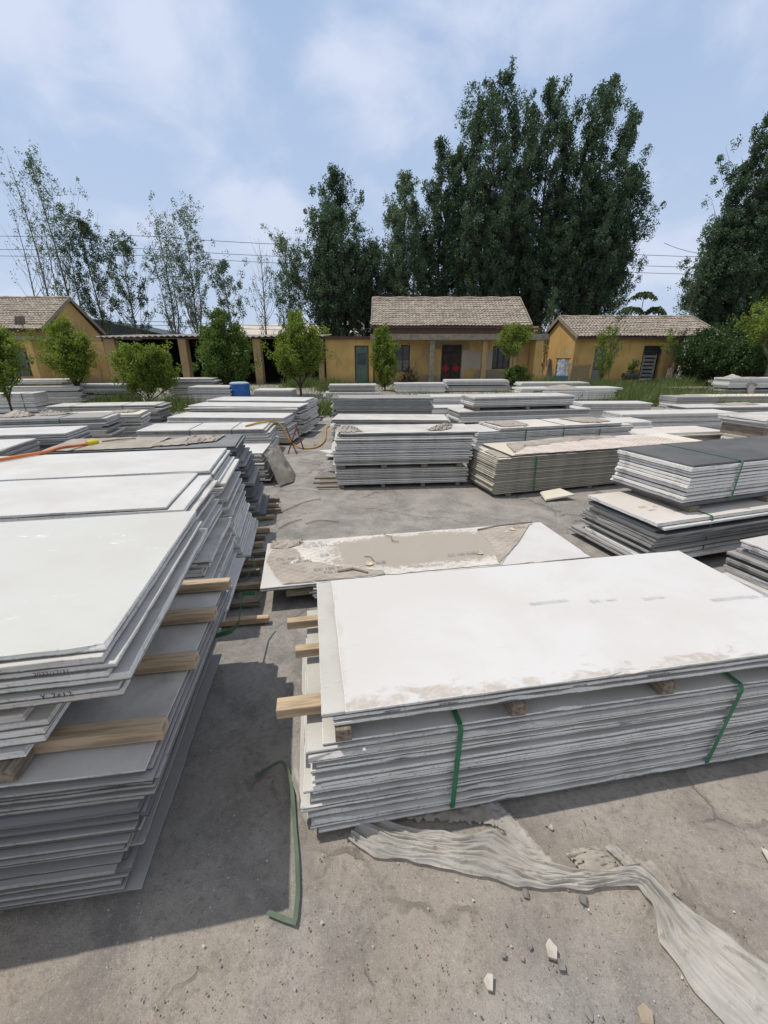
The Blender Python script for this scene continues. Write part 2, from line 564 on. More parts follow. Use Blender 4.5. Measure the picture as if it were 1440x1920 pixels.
def pack(key, phrase, side, x, y, rot, L, W, z0, z1, t, pal, jx=0.02, jy=0.015, flare=0.0, top=None, topd=None, second=None, flarel=0.0, gap=0.0028, skew=0.3, tops=None, rake=0.0):
    """a pile of slabs from z0 to z1; (x, y) is its front corner on the given side"""
    rr = random.Random(hash(key) % 1000 if False else sum(map(ord, key)) * 7 + int(z0 * 100))
    a = R(rot)
    ca, sa = math.cos(a), math.sin(a)
    if side == 'R':
        x, y = x - ca * L, y - sa * L
    pk = Pack()
    pk.x, pk.y, pk.rot, pk.L, pk.W, pk.z0, pk.z1, pk.key, pk.phrase = x, y, a, L, W, z0, z1, key, phrase
    n = max(1, round((z1 - z0) / t))
    hts = [rr.uniform(0.75, 1.25) for _ in range(n)]
    s = (z1 - z0) / sum(hts)
    z = z0
    ch = PAL[pal]
    runc = None
    for i, h in enumerate(hts):
        h *= s
        fr = 1 - i / max(1, n - 1) if n > 1 else 0      # 1 at the bottom
        if runc is None or rr.random() < 0.55:
            runc = rr.choices(ch, [q[3] for q in ch])[0]
        e, fc, word = runc[:3]
        l_ext = flare * fr + rr.gauss(0, jx)
        l_neg = flarel * fr + rr.gauss(0, jx)
        dy = rr.gauss(0, jy) + rake * (1 - fr)
        if i == n - 1 and top:
            e, fc, word = top
        if i == n - 2 and second:
            e, fc, word = second
        if i == n - 1 and topd:
            l_ext, l_neg, dy = topd
        th = h - min(gap * rr.choice((0.25, 0.5, 0.8, 1.2, 1.9, 2.6)), h * 0.4)
        LL = L + l_ext + l_neg
        WW = W + rr.gauss(0, jy)
        r_ = a + R(rr.gauss(0, skew * 0.5))
        p = Vector((x + ca * (-l_neg) - sa * dy, y + sa * (-l_neg) + ca * dy, z))
        SLABS.append(dict(key=key, phrase=phrase, e=e, f=fc, w=word, loc=p, rot=r_, L=LL, W=WW, t=th, z=z, pack=pk))
        z += h
    STACKS.setdefault(key, []).append(pk)
    return pk


def loc2w(pk, lx, ly, z):
    ca, sa = math.cos(pk.rot), math.sin(pk.rot)
    return Vector((pk.x + ca * lx - sa * ly, pk.y + sa * lx + ca * ly, z))


nbat = {}


def batten(pk, lx0, lx1, ly0, ly1, z0, z1, old=False, word=''):
    mb = MB()
    mb.box(0, lx1 - lx0, 0, ly1 - ly0, 0, z1 - z0, c=0.003)
    o = mb.build('wood_batten', M_OLDWOOD if old else M_WOOD)
    o.location = loc2w(pk, lx0, ly0, z0)
    o.rotation_euler = (0, 0, pk.rot + R(rnd.uniform(-1, 1)))
    if lx1 - lx0 < ly1 - ly0:  # grain along the long side
        b2 = MB()
        b2.box(0, ly1 - ly0, -(lx1 - lx0), 0, 0, z1 - z0, c=0.003)
        bpy.data.objects.remove(o)
        o = b2.build('wood_batten', M_OLDWOOD if old else M_WOOD)
        o.location = loc2w(pk, lx0, ly0, z0)
        o.rotation_euler = (0, 0, pk.rot + R(90 + rnd.uniform(-1, 1)))
    k = (pk.key, word)
    nbat[k] = nbat.get(k, 0) + 1
    tag(o, f'{"weathered" if old else "pale"} batten, {NTH[nbat[k] - 1].replace("topmost", "first")} {word} {pk.phrase}', 'batten', 'battens between and under the slabs')
    return o


nstr = {}


def strap(pks, lx, width=0.022, mat=None, pad=0.02, word='', lean=0.0):
    """plastic band round one or more packs"""
    pk = pks[0]
    z0, z1 = pks[0].z0, pks[-1].z1 + 0.003
    W = pk.W
    f, b = -pad, W + pad
    fp = [(f, z0 + 0.01), (f, z0 + (z1 - z0) * .5), (f, z1 - 0.02), (f + 0.015, z1), (W * .5, z1 + 0.001), (b - 0.015, z1), (b, z1 - 0.02), (b, z0 + 0.01)]
    mb = MB()
    v = []
    for (yy, zz_) in fp:
        s = lean * (z1 - zz_)
        v.append(loc2w(pk, lx - width / 2 + s, yy, zz_))
        v.append(loc2w(pk, lx + width / 2 + s, yy, zz_))
    k = len(fp)
    th = 0.0015
    cen = loc2w(pk, lx, W / 2, (z0 + z1) / 2)
    v2 = [p + (cen - p).normalized() * th for p in v]
    fs = [(2 * i, 2 * i + 1, 2 * i + 3, 2 * i + 2) for i in range(k - 1)]
    fs += [(2 * i + 2 * k, 2 * i + 2 + 2 * k, 2 * i + 3 + 2 * k, 2 * i + 1 + 2 * k) for i in range(k - 1)]
    for i in range(k - 1):
        fs.append((2 * i, 2 * i + 2, 2 * i + 2 + 2 * k, 2 * i + 2 * k))
        fs.append((2 * i + 1, 2 * i + 1 + 2 * k, 2 * i + 3 + 2 * k, 2 * i + 3))
    mb.add(v + v2, fs)
    o = mb.build('plastic_strap', mat or M_STRAP)
    nstr[pk.key] = nstr.get(pk.key, 0) + 1
    which = ['leftmost', 'second', 'third'][nstr[pk.key] - 1] if word == '' else word
    tag(o, f'{which} green plastic strap round {pk.phrase}', 'strap', 'green straps round the slab stacks')
    return o


LR = 'stack left of the aisle'
# --- row along the left of the aisle, nearest first
p1a = pack('L1', f'nearest {LR}', 'R', -0.752, 0.963, 8.0, 2.79, 1.27, 0.06, 0.635, 0.0185, 'low', 0.022, 0.012, -0.20, rake=0.05, top=('dusty', 'dusty', 'dusty'), second=('grey', 'grey', 'grey'), skew=0.22, gap=0.005)
p1b = pack('L1', f'nearest {LR}', 'R', -1.08, 1.0, 10.5, 2.3, 1.08, 0.692, 0.925, 0.038, 'white', 0.03, 0.008, -0.03, gap=0.006, tops=None)
p1c = pack('L1', f'nearest {LR}', 'R', -0.805, 0.986, 10.5, 2.6, 1.135, 0.93, 1.12, 0.0265, 'dusty', 0.012, 0.005, 0.02, top=('pale', 'whiteclean', 'ivory'), topd=(0.0, 0, 0.0))
for i, ly in enumerate((0.125, 0.475, 0.81, 1.13)):
    batten(p1a, 1.6, 2.785 + (0.0, 0.015, .015, 0.025)[i], ly, ly + 0.065, 0.64, 0.69, word='from the front in')
batten(p1a, 2.3, 2.38, 0.03, 0.12, 0.638, 0.686, old=True, word='short block in')
for ly in (0.1, 0.6, 1.1):
    batten(p1a, 0.1, 2.54, ly, ly + 0.08, 0.0, 0.058, old=True, word='under')
p2 = pack('L2', f'second {LR}', 'R', -1.37, 2.56, 9.5, 2.7, 0.84, 0.06, 0.98, 0.028, 'white', 0.035, 0.02, 0.20, top=('white', 'white', 'white'), topd=(-0.06, 0, 0.0), second=('white', 'white', 'white'), skew=0.35)
p3 = pack('L3', f'third {LR}', 'R', -1.51, 3.49, 11, 2.7, 0.95, 0.06, 0.98, 0.027, 'white', 0.035, 0.015, 0.22, top=('white', 'white', 'white'), topd=(0, 0, 0), skew=0.35)
p4 = pack('L4', f'fourth {LR}', 'R', -1.70, 4.70, 11, 2.0, 0.78, 0.06, 0.95, 0.026, 'slate', 0.05, 0.02, 0.20, top=('dark', 'blue', 'dusty slate'), topd=(0, 0, 0), skew=0.5)
for pk, nn, e0 in ((p2, 4, 0.45), (p3, 5, 0.42), (p4, 4, 0.36)):
    for i in range(nn):
        ly = 0.04 + i * (pk.W - 0.12) / (nn - 1)
        batten(pk, 1.2, pk.L + e0 + rnd.uniform(-0.1, 0.1), ly, ly + 0.05, 0.012, 0.055, old=i % 2 == 1, word='from the front under')
p4b = pack('L4b', f'small white-topped {LR}', 'R', -1.89, 6.33, 6, 0.95, 0.8, 0.06, 0.5, 0.024, 'white', 0.03, 0.02, 0.05, top=('cream', 'white', 'ivory'))
p5 = pack('L5', f'strapped fifth {LR}', 'R', -2.33, 8.3, 6, 2.45, 0.94, 0.05, 0.56, 0.026, 'white', 0.03, 0.02, 0.08, top=('white', 'white', 'white'), topd=(-0.06, 0, -0.02))
strap([p5], 0.98, mat=M_STRAPL)
strap([p5], 1.78, mat=M_STRAP)
p6 = pack('L6', f'sixth {LR}', 'R', -2.23, 9.42, -2, 2.65, 0.86, 0.05, 0.62, 0.03, 'white', 0.03, 0.02, 0.12, top=('white', 'white', 'white'), topd=(0, 0, 0))
p7 = pack('L7', f'seventh {LR}', 'R', -2.08, 10.4, -5, 2.85, 0.9, 0.05, 0.755, 0.03, 'white', 0.06, 0.03, 0.05, top=('white', 'white', 'white'), second=('white', 'white', 'white'))
p8 = pack('L8', f'eighth {LR}', 'R', -2.11, 11.5, -5, 2.75, 1.1, 0.05, 0.79, 0.03, 'white', 0.03, 0.03, 0.05, top=('white', 'white', 'white'))
p9 = pack('L9', f'farthest {LR}', 'R', -2.18, 13.14, 0, 1.6, 1.0, 0.03, 0.61, 0.035, 'dusty', 0.02, 0.02)
# --- stacks further left
ML = 'left of the dark slate stack'
m1 = pack('M1', 'cut-off white stack nearest the orange hose', 'R', -4.85, 5.2, 12, 2.4, 0.8, 0.05, 0.8, 0.04, 'grey', 0.01, 0.01, 0.12, top=('white', 'white', 'white'), topd=(0, 0, 0))
m2a = pack('M2', 'white stack behind the orange hose', 'R', -4.95, 6.4, 12, 2.4, 0.8, 0.05, 0.6, 0.05, 'slate', 0.02, 0.01)
m2 = pack('M2', 'white stack behind the orange hose', 'R', -4.87, 6.38, 12, 2.4, 0.76, 0.605, 0.8, 0.032, 'grey', 0.005, 0.01, 0.03, top=('dusty', 'white', 'white'), topd=(0, 0, 0))
m3 = pack('M3', 'dusty ragged-ended stack left of the white stacks', 'R', -6.0, 9.0, 13, 3.0, 0.85, 0.05, 0.7, 0.035, 'dusty', 0.05, 0.03, 0.05, top=('dusty', 'grey', 'dusty'))
strap([m3], 2.2)
m3b = pack('M3b', 'small grey stack behind the dusty ragged stack', 'R', -5.94, 10.24, 16, 2.2, 0.9, 0.04, 0.6, 0.035, 'dusty', 0.04, 0.03, 0.12, top=('white', 'cream', 'pale'))
m4 = pack('M4', 'long low grey stack before the round bush', 'R', -6.9, 12.92, 9, 3.1, 0.97, 0.03, 0.53, 0.04, 'grey', 0.05, 0.03, 0.1, top=('pale', 'dusty', 'pale'))
strap([m4], 0.75)
strap([m4], 2.15)
m5 = pack('M5', 'strapped white stack by the left edge', 'R', -12.3, 15.1, 14, 2.6, 1.0, 0.03, 0.69, 0.04, 'white', 0.01, 0.01, 0.0, top=('white', 'white', 'white'))
strap([m5], 2.25)
m6a = pack('M6', 'grey double stack before the left house', 'R', -11.9, 16.9, 10, 4.2, 0.9, 0.05, 0.82, 0.06, 'dusty', 0.06, 0.02)
m6b = pack('M6', 'grey double stack before the left house', 'R', -12.6, 17.2, 10, 3.6, 0.9, 0.88, 1.05, 0.05, 'dusty', 0.05, 0.02)
m7a = pack('M7', 'gapped stack behind the left sapling', 'R', -10.2, 17.4, 6, 2.2, 0.9, 0.06, 0.45, 0.06, 'grey', 0.04, 0.02)
m7b = pack('M7', 'gapped stack behind the left sapling', 'R', -10.1, 17.4, 6, 2.3, 0.9, 0.52, 0.85, 0.055, 'dusty', 0.03, 0.02, top=('white', 'white', 'white'))
m8 = pack('M8', 'tall ragged stack behind the round bush', 'R', -7.0, 18.0, 8, 1.8, 1.0, 0.1, 1.05, 0.055, 'dusty', 0.07, 0.04, 0.1)
b2 = pack('B2', 'grey stack behind the blue barrel', 'R', -5.9, 16.6, 2, 1.6, 0.9, 0.08, 0.82, 0.06, 'dusty', 0.04, 0.03)
b1 = pack('B1', 'white-topped stack right of the blue barrel', 'R', -3.3, 15.4, 0, 1.35, 0.9, 0.06, 0.78, 0.08, 'grey', 0.01, 0.01, top=('white', 'white', 'white'))
# --- middle column right of the aisle
CK = 'tall grey stack right of the aisle'
c1a = pack('C1', CK, 'L', -0.72, 6.07, 5, 2.02, 0.8, 0.06, 0.30, 0.027, 'FR', 0.02, 0.02, 0.0)
c1b = pack('C1', CK, 'L', -0.70, 6.07, 5, 2.08, 0.8, 0.37, 0.85, 0.027, 'FR', 0.025, 0.02, -0.05, top=('grey', 'dusty', 'dusty'), topd=(0.03, -0.06, 0.0), second=('dark', 'grey', 'dark-edged'), flarel=0.06)
for lx in (0.05, 0.68, 1.3, 1.85):
    batten(c1a, lx, lx + 0.09, 0.01, 0.78, 0.305, 0.368, old=True, word='from the left inside')
    batten(c1a, lx, lx + 0.06, 0.01, 0.78, 0.0, 0.058, old=True, word='from the left under')
for i in range(5):
    batten(c1a, -0.30 - 0.06 * (i % 2), 0.05, 0.0 + i * 0.13, 0.03 + i * 0.13, 0.02 + (i % 2) * 0.03, 0.05 + (i % 2) * 0.03, old=True, word='sticking out left of')
c2 = pack('C2', 'stack just behind the tall grey stack', 'L', -0.97, 7.95, -3, 2.2, 0.8, 0.05, 0.8, 0.03, 'dusty', 0.04, 0.02, 0.0, top=('white', 'dusty', 'pale'))
c3 = pack('C3', 'grey stack third down the middle row', 'L', -1.2, 9.95, 0, 2.33, 0.8, 0.05, 1.0, 0.036, 'grey', 0.03, 0.02, 0.0, top=('grey', 'grey', 'grey'))
c4a = pack('C4', 'low grey stack before the green door', 'L', -2.45, 17.8, 4, 2.25, 0.9, 0.08, 0.5, 0.06, 'dusty', 0.04, 0.02)
c4b = pack('C4', 'low grey stack before the green door', 'L', -2.3, 18.0, 4, 1.95, 0.8, 0.52, 0.8, 0.07, 'grey', 0.03, 0.02, top=('dusty', 'dusty', 'dusty'))
c5 = pack('C5', 'pale stack before the porch column', 'L', 0.55, 21.0, 3, 2.5, 0.9, 0.24, 0.68, 0.07, 'FR', 0.05, 0.02, top=('white', 'white', 'white'))
c6a = pack('C6', 'double stack before the red-papered door', 'L', 3.05, 21.6, 4, 3.3, 0.9, 0.26, 0.52, 0.06, 'grey', 0.05, 0.02)
c6b = pack('C6', 'double stack before the red-papered door', 'L', 3.1, 21.6, 4, 3.2, 0.9, 0.57, 0.8, 0.06, 'FR', 0.03, 0.02, top=('white', 'white', 'white'))
c7a = pack('C7', 'white stack between the grey and the double stacks', 'L', 1.25, 13.6, 6, 2.3, 0.9, 0.03, 0.7, 0.06, 'white', 0.04, 0.02, top=('white', 'white', 'white'))
c7b = pack('C7b', 'low white stack by the double stack\'s left end', 'L', 1.35, 12.4, 6, 1.6, 0.8, 0.03, 0.5, 0.06, 'white', 0.03, 0.02, top=('cream', 'white', 'white'))
C8 = 'long double stack right of middle row'
c8a = pack('C8', C8, 'L', 2.02, 11.25, 11, 3.85, 0.95, 0.24, 0.53, 0.048, 'white', 0.02, 0.02, top=('white', 'white', 'white'))
c8b = pack('C8', C8, 'L', 2.36, 11.3, 11, 2.95, 0.95, 0.62, 0.90, 0.045, 'white', 0.02, 0.02, top=('white', 'dusty', 'pale'))
for lx in (0.45, 1.9, 3.1):
    batten(c8a, lx, lx + 0.1, 0.0, 0.9, 0.532, 0.617, old=True, word='from the left inside')
    batten(c8a, lx, lx + 0.1, 0.0, 0.9, 0.0, 0.237, old=True, word='from the left under')
C9 = 'triple-strapped stack behind the cream stack'
c9a = pack('C9', C9, 'L', 1.70, 7.55, 15, 3.4, 0.85, 0.05, 0.625, 0.03, 'white', 0.02, 0.01, flarel=0.04, top=('white', 'white', 'white'))
c9b = pack('C9', C9, 'L', 2.12, 7.64, 15, 2.68, 0.86, 0.628, 0.672, 0.022, 'FR', 0.005, 0.005, top=('dusty', 'pink', 'dusty'))
for lx in (0.55, 1.37, 2.2):
    strap([c9a, c9b], lx + 0.43, word=('leftmost', 'middle', 'rightmost')[round((lx - .55) / .82)])
CR = 'cream stack with the dusty film cover'
c10 = pack('C10', CR, 'L', 1.57, 5.66, 15.5, 3.5, 0.86, 0.045, 0.565, 0.0225, 'cream', 0.012, 0.008, 0.0, flarel=0.03, gap=0.002)
c10b = pack('C10', CR, 'L', 1.80, 5.70, 15.5, 3.6, 0.88, 0.567, 0.605, 0.019, 'cream', 0.01, 0.005, top=('dark', 'cream', 'cream'))
strap([c10], 0.62, mat=M_STRAP, lean=0.04, word='single')
for lx in (0.2, 1.6, 3.0):
    batten(c10, lx, lx + 0.08, 0.0, 0.84, 0.0, 0.043, old=True, word='from the left under')
# --- right side
R2 = 'lower dark stack at the right'
R1 = 'charcoal-topped stack at the right'
r2 = pack('R2', R2, 'L', 2.50, 3.49, 17, 2.7, 0.88, 0.05, 0.49, 0.034, 'mono2', 0.04, 0.03, 0.0, flarel=0.05, top=('white', 'pink', 'pinkish'), topd=(0, 0.03, 0.0), second=('white', 'white', 'white'), skew=1.0)
r1 = pack('R1', R1, 'L', 2.84, 3.72, 18, 2.6, 0.84, 0.55, 0.965, 0.034, 'mono', 0.012, 0.012, 0.0, top=('dark', 'black', 'charcoal'), topd=(0, -0.02, 0.01), second=('white', 'white', 'white'))
strap([r1], 0.62, lean=-0.03, word='upper')
strap([r2], 0.62, lean=-0.03, word='lower')
for lx in (0.45, 1.5):
    batten(r2, lx + 0.05, lx + 0.16, 0.12, 0.8, 0.493, 0.548, old=True, word='from the left inside')
for lx in (0.15, 1.0, 2.0):
    batten(r2, lx, lx + 0.08, 0.0, 0.85, 0.0, 0.048, old=True, word='from the left under')
r3 = pack('R3', 'cut-off white-topped stack at the right edge', 'L', 3.30, 2.42, 18, 2.2, 0.86, 0.05, 0.45, 0.03, 'dusty', 0.03, 0.02, 0.0, flarel=0.1, top=('white', 'white', 'white'), second=('dusty', 'grey', 'grey'))
r3t = pack('R3', 'cut-off white-topped stack at the right edge', 'L', 3.72, 2.52, 18, 1.6, 0.8, 0.452, 0.468, 0.016, 'white', 0.0, 0.0, top=('dusty', 'white', 'white'))
R4 = 'raised stack on a dark trestle at the right'
r4a = pack('R4', R4, 'L', 7.55, 7.75, 15, 2.6, 1.2, 0.03, 0.36, 0.05, 'dusty', 0.03, 0.02, top=('cream', 'cream', 'cream'))
r4b = pack('R4', R4, 'L', 7.42, 8.15, 15, 2.7, 0.95, 0.58, 0.75, 0.042, 'FR', 0.03, 0.02, flarel=-0.1, top=('white', 'dusty', 'pale'))
for lx in (0.08, 1.1, 2.1):
    batten(r4b, lx, lx + 0.35, 0.05, 0.9, 0.365, 0.577, old=True, word='from the left inside')
r5 = pack('R5', 'long white stack before the weeds', 'L', 6.13, 10.93, 7, 3.36, 0.78, 0.03, 0.5, 0.04, 'white', 0.02, 0.02, top=('white', 'white', 'white'), second=('dusty', 'white', 'pale'), flarel=0.03)
r6 = pack('R6', 'low dusty stack beyond the long white stack', 'L', 9.7, 13.6, 5, 4.2, 0.95, 0.03, 0.38, 0.05, 'dusty', 0.03, 0.02, top=('white', 'dusty', 'pale'))
r10 = pack('R10', 'white stack left of the weeds', 'L', 6.3, 13.6, 2, 2.3, 0.8, 0.03, 0.5, 0.06, 'white', 0.02, 0.02, top=('white', 'white', 'white'))
r10b = pack('R10b', 'small low white stack behind the strapped stack', 'L', 5.2, 9.7, 10, 1.1, 0.7, 0.03, 0.48, 0.05, 'white', 0.02, 0.02, top=('white', 'white', 'white'))
r11a = pack('R11', 'strapped white stack before the weeds\' left side', 'L', 6.35, 17.2, 6, 3.1, 1.0, 0.1, 0.6, 0.06, 'white', 0.03, 0.02)
r11b = pack('R11', 'strapped white stack before the weeds\' left side', 'L', 5.5, 17.2, 6, 4.3, 1.0, 0.62, 0.7, 0.04, 'white', 0.04, 0.02, top=('white', 'white', 'white'))
strap([r11a], 1.65)
r12 = pack('R12', 'dusty white stack before the blue bin', 'L', 6.6, 20.8, 4, 3.3, 0.9, 0.22, 0.72, 0.08, 'dusty', 0.08, 0.02, top=('white', 'white', 'white'))
r7 = pack('R7', 'small grey stack right of the weeds', 'L', 10.7, 15.7, 4, 1.6, 0.9, 0.03, 0.5, 0.08, 'grey', 0.02, 0.02, top=('grey', 'grey', 'grey'))
r8 = pack('R8', 'yellowish stack right of the weeds', 'L', 12.1, 16.6, 4, 4.0, 1.0, 0.05, 0.45, 0.07, 'cream', 0.04, 0.02, top=('cream', 'cream', 'cream'))
r9a = pack('R9', 'film-wrapped stack at the far right', 'L', 15.2, 19.3, 5, 3.4, 0.9, 0.2, 0.5, 0.07, 'grey', 0.05, 0.02)
r9b = pack('R9', 'film-wrapped stack at the far right', 'L', 15.35, 19.3, 5, 3.2, 0.9, 0.58, 1.0, 0.07, 'FR', 0.03, 0.02, top=('white', 'white', 'white'))
r14 = pack('R14', 'low pale stack behind the cream stack', 'L', 5.55, 9.0, 10, 2.2, 0.8, 0.03, 0.33, 0.05, 'cream', 0.02, 0.02, top=('pale', 'pink', 'pale'))
# --- single slabs on trestles
dD = pack('D', 'low slab pair on the aisle floor', 'L', -0.97, 2.84, 11, 2.9, 0.84, 0.165, 0.2, 0.0175, 'white', 0.004, 0.004, top=('white', 'white', 'white'), topd=(0, 0, 0))
dDb = pack('D', 'low slab pair on the aisle floor', 'L', -0.55, 2.93, 11, 2.3, 0.72, 0.05, 0.163, 0.0185, 'pale' if False else 'FR', 0.03, 0.02)
batten(dDb, -0.24, 0.1, 0.03, 0.1, 0.075, 0.135, old=True, word='from the left under')
batten(dDb, 0.05, 0.12, 0.02, 0.68, 0.0, 0.05, old=True, word='from the left under')
batten(dDb, 1.6, 1.67, 0.02, 0.68, 0.0, 0.05, old=True, word='from the left under')
# --- the front right stack
FRP = 'front stack right of the aisle'
fa = pack('FR', FRP, 'L', -0.285, 1.175, 9.6, 2.46, 0.97, 0.03, 0.505, 0.0232, 'FR', 0.022, 0.012, 0.0, flarel=0.02, gap=0.0048, top=('pale', 'dusty', 'dusty'), topd=(0, -0.05, 0.012), skew=0.25)
fb = pack('FR', FRP, 'L', -0.205, 1.195, 9.6, 2.44, 0.98, 0.572, 0.640, 0.0225, 'FR', 0.012, 0.006, 0.0, gap=0.004, top=('dusty', 'dusty', 'dusty'), topd=(0.0, 0.03, 0.01), second=('pale', 'dusty', 'pale'), skew=0.2)
fc = pack('FR', FRP, 'L', -0.143, 1.192, 9.9, 2.36, 0.985, 0.6415, 0.664, 0.0225, 'white', 0, 0, top=('white', 'rim', 'bright white'), topd=(0, 0, 0), skew=0.0)
for lx in (0.10, 0.82, 1.52, 2.2):
    batten(fa, lx, lx + 0.062, -0.005, 0.93, 0.508, 0.5695, old=True, word='from the left inside')
for i, (ly, e, d) in enumerate(((0.14, -0.13, 0.07), (0.50, -0.065, 0.045), (0.74, -0.115, 0.045))):
    batten(fa, e, 0.095, ly, ly + d, 0.512, 0.56, word='sticking out left of')
for lx in (0.3, 1.2, 2.1):
    batten(fa, lx, lx + 0.08, 0.03, 0.9, 0.0, 0.028, old=True, word='from the left under')
strap([fa], 0.60, 0.022, pad=0.018, lean=-0.02)
strap([fa], 1.93, 0.022, pad=0.018, lean=-0.1)

# ---- which slabs show largest: cast rays from the camera
bv, bf = [], []
for s in SLABS:
    ca, sa = math.cos(s['rot']), math.sin(s['rot'])
    b = len(bv)
    for z in (0, s['t']):
        for x, y in ((0, 0), (s['L'], 0), (s['L'], s['W']), (0, s['W'])):
            bv.append((s['loc'].x + ca * x - sa * y, s['loc'].y + sa * x + ca * y, s['z'] + z))
    for q in ((3, 2, 1, 0), (4, 5, 6, 7), (0, 1, 5, 4), (1, 2, 6, 5), (2, 3, 7, 6), (3, 0, 4, 7)):
        bf.append(tuple(i + b for i in q))
bvh = BVHTree.FromPolygons(bv, bf)
eye = Vector((0, 0, CAM_H))
fwd = Vector((0, math.cos(R(20.52)), -math.sin(R(20.52))))
upv = Vector((0, math.sin(R(20.52)), math.cos(R(20.52))))
for si, s in enumerate(SLABS):
    ca, sa = math.cos(s['rot']), math.sin(s['rot'])

    def wp(x, y, z):
        return Vector((s['loc'].x + ca * x - sa * y, s['loc'].y + sa * x + ca * y, s['z'] + z))
    L, W, t = s['L'], s['W'], s['t']
    score = 0.0
    for (nrm, area, pts) in (
        ((sa, -ca, 0), L * t, [(L * (i + .5) / 14, 0, t * .5) for i in range(14)]),
        ((ca, sa, 0), W * t, [(L, W * (i + .5) / 8, t * .5) for i in range(8)]),
        ((-ca, -sa, 0), W * t, [(0, W * (i + .5) / 8, t * .5) for i in range(8)]),
        ((0, 0, 1), L * W, [(L * (i + .5) / 10, W * (j + .5) / 5, t) for i in range(10) for j in range(5)] + [(L * (i + .5) / 10, W * .01, t) for i in range(6)]),
    ):
        for p in pts:
            w = wp(*p)
            d = w - eye
            dep = d.dot(fwd)
            if dep < 0.1:
                continue
            u, v = d.x / dep * 780, d.dot(upv) / dep * 780
            if abs(u) > 720 or abs(v) > 960:
                continue
            ln = d.length
            d.normalize()
            cs = -d.dot(Vector(nrm))
            if cs <= 0:
                continue
            hit = bvh.ray_cast(eye, d, ln - 0.004)
            if hit[0] is not None and hit[2] // 6 != si:
                continue
            score += area / len(pts) * cs / (ln * ln)
    s['score'] = score
order = sorted(range(len(SLABS)), key=lambda i: -SLABS[i]['score'])
keep = set(order[:300])
# position from the top within each stack
by = {}
for i, s in enumerate(SLABS):
    by.setdefault(s['key'], []).append(i)
for k, ids in by.items():
    ids.sort(key=lambda i: -SLABS[i]['z'])
    for r_, i in enumerate(ids):
        SLABS[i]['nth'] = r_
SLABOBJ = {}
allm = []
mnames = {}


def mslot(m):
    if m.name not in mnames:
        mnames[m.name] = len(allm)
        allm.append(m)
    return mnames[m.name]


SV, SF, SM = [], [], []
for i, s in enumerate(SLABS):
    d = s['loc'].length
    rr = random.Random(i * 13 + 5)
    nx, ny, rag = (26, 12, 0.0022) if d < 3.6 else (12, 6, 0.003) if d < 7.5 else (4, 3, 0.004)
    if i in keep:
        v, f, mi = slab_mesh(s['L'], s['W'], s['t'], nx, ny, rag, rr)
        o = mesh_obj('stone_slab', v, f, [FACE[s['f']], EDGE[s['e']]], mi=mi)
        o.location = s['loc']
        o.rotation_euler = (0, 0, s['rot'])
        nth = NTH[s['nth']]
        ft = '' if nth == 'topmost' else ' from top'
        tag(o, f'{s["w"]} slab, {nth}{ft} in {s["phrase"]}', 'stone slab', 'slabs of the ' + s['phrase'], 'thing')
        SLABOBJ[(s['key'], s['nth'])] = o
    else:
        v, f, mi = slab_mesh(s['L'], s['W'], s['t'], 3 if d > 5 else 8, 2 if d > 5 else 5, 0.003, rr)
        ca, sa = math.cos(s['rot']), math.sin(s['rot'])
        b = len(SV)
        SV += [(s['loc'].x + ca * x - sa * y, s['loc'].y + sa * x + ca * y, s['z'] + z) for x, y, z in v]
        SF += [tuple(q + b for q in p) for p in f]
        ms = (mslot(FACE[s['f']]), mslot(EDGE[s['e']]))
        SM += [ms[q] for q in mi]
o = mesh_obj('stone_slabs', SV, SF, allm, mi=SM)
tag(o, 'remaining stacked stone slabs seen only as thin edges across the yard', kind='stuff')
print('SLABS', len(SLABS), 'objects', len(keep), 'visible', sum(1 for s in SLABS if s['score'] > 0))

# ------------------------------------------------------------------ buildings
def wall_mat(name, a, b, patches=(), grime=0.7):
    m, nb = matbase(name, 0.92)
    n1 = nb.noise(nb.obj, 0.9, 6, 0.62)
    n2 = nb.noise(nb.scalevec(nb.obj, (3, 3, 0.5)), 1.6, 6, 0.65)
    n3 = nb.noise(nb.obj, 7, 6, 0.7)
    c = nb.mix(nb.ramp(n1, 0.38, 0.64), a, b)
    c = nb.mix(nb.math('MULTIPLY', nb.ramp(n2, 0.54, 0.7), grime), c, (0.15, 0.13, 0.10))
    c = nb.mix(nb.math('MULTIPLY', nb.ramp(n3, 0.57, 0.7), 0.6), c, (0.36, 0.32, 0.24))
    n4 = nb.noise(nb.obj, 0.55, 6, 0.7, None, 1.0)
    c = nb.mix(nb.math('MULTIPLY', nb.ramp(n4, 0.58, 0.64), 0.55), c, (0.40, 0.36, 0.28))
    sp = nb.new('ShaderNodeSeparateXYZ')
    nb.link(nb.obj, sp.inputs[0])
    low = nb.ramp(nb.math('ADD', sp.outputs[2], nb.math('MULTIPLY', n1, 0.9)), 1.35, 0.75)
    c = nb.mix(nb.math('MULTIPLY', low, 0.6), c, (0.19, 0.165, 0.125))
    for (x0, x1, z0, z1, pc) in patches:   # mended plaster with a ragged outline
        dx = nb.math('DIVIDE', nb.math('ABSOLUTE', nb.math('SUBTRACT', sp.outputs[0], (x0 + x1) / 2)), (x1 - x0) / 2)
        dz = nb.math('DIVIDE', nb.math('ABSOLUTE', nb.math('SUBTRACT', sp.outputs[2], (z0 + z1) / 2)), (z1 - z0) / 2)
        d = nb.math('ADD', nb.math('MAXIMUM', dx, dz), nb.math('MULTIPLY', nb.math('SUBTRACT', n1, 0.5), 1.6))
        c = nb.mix(nb.math('MULTIPLY', nb.ramp(d, 1.0, 0.86), 0.85), c, pc)
    nb.link(c, nb.p.inputs['Base Color'])
    bump(nb, n3, 0.3, 0.02)
    return m


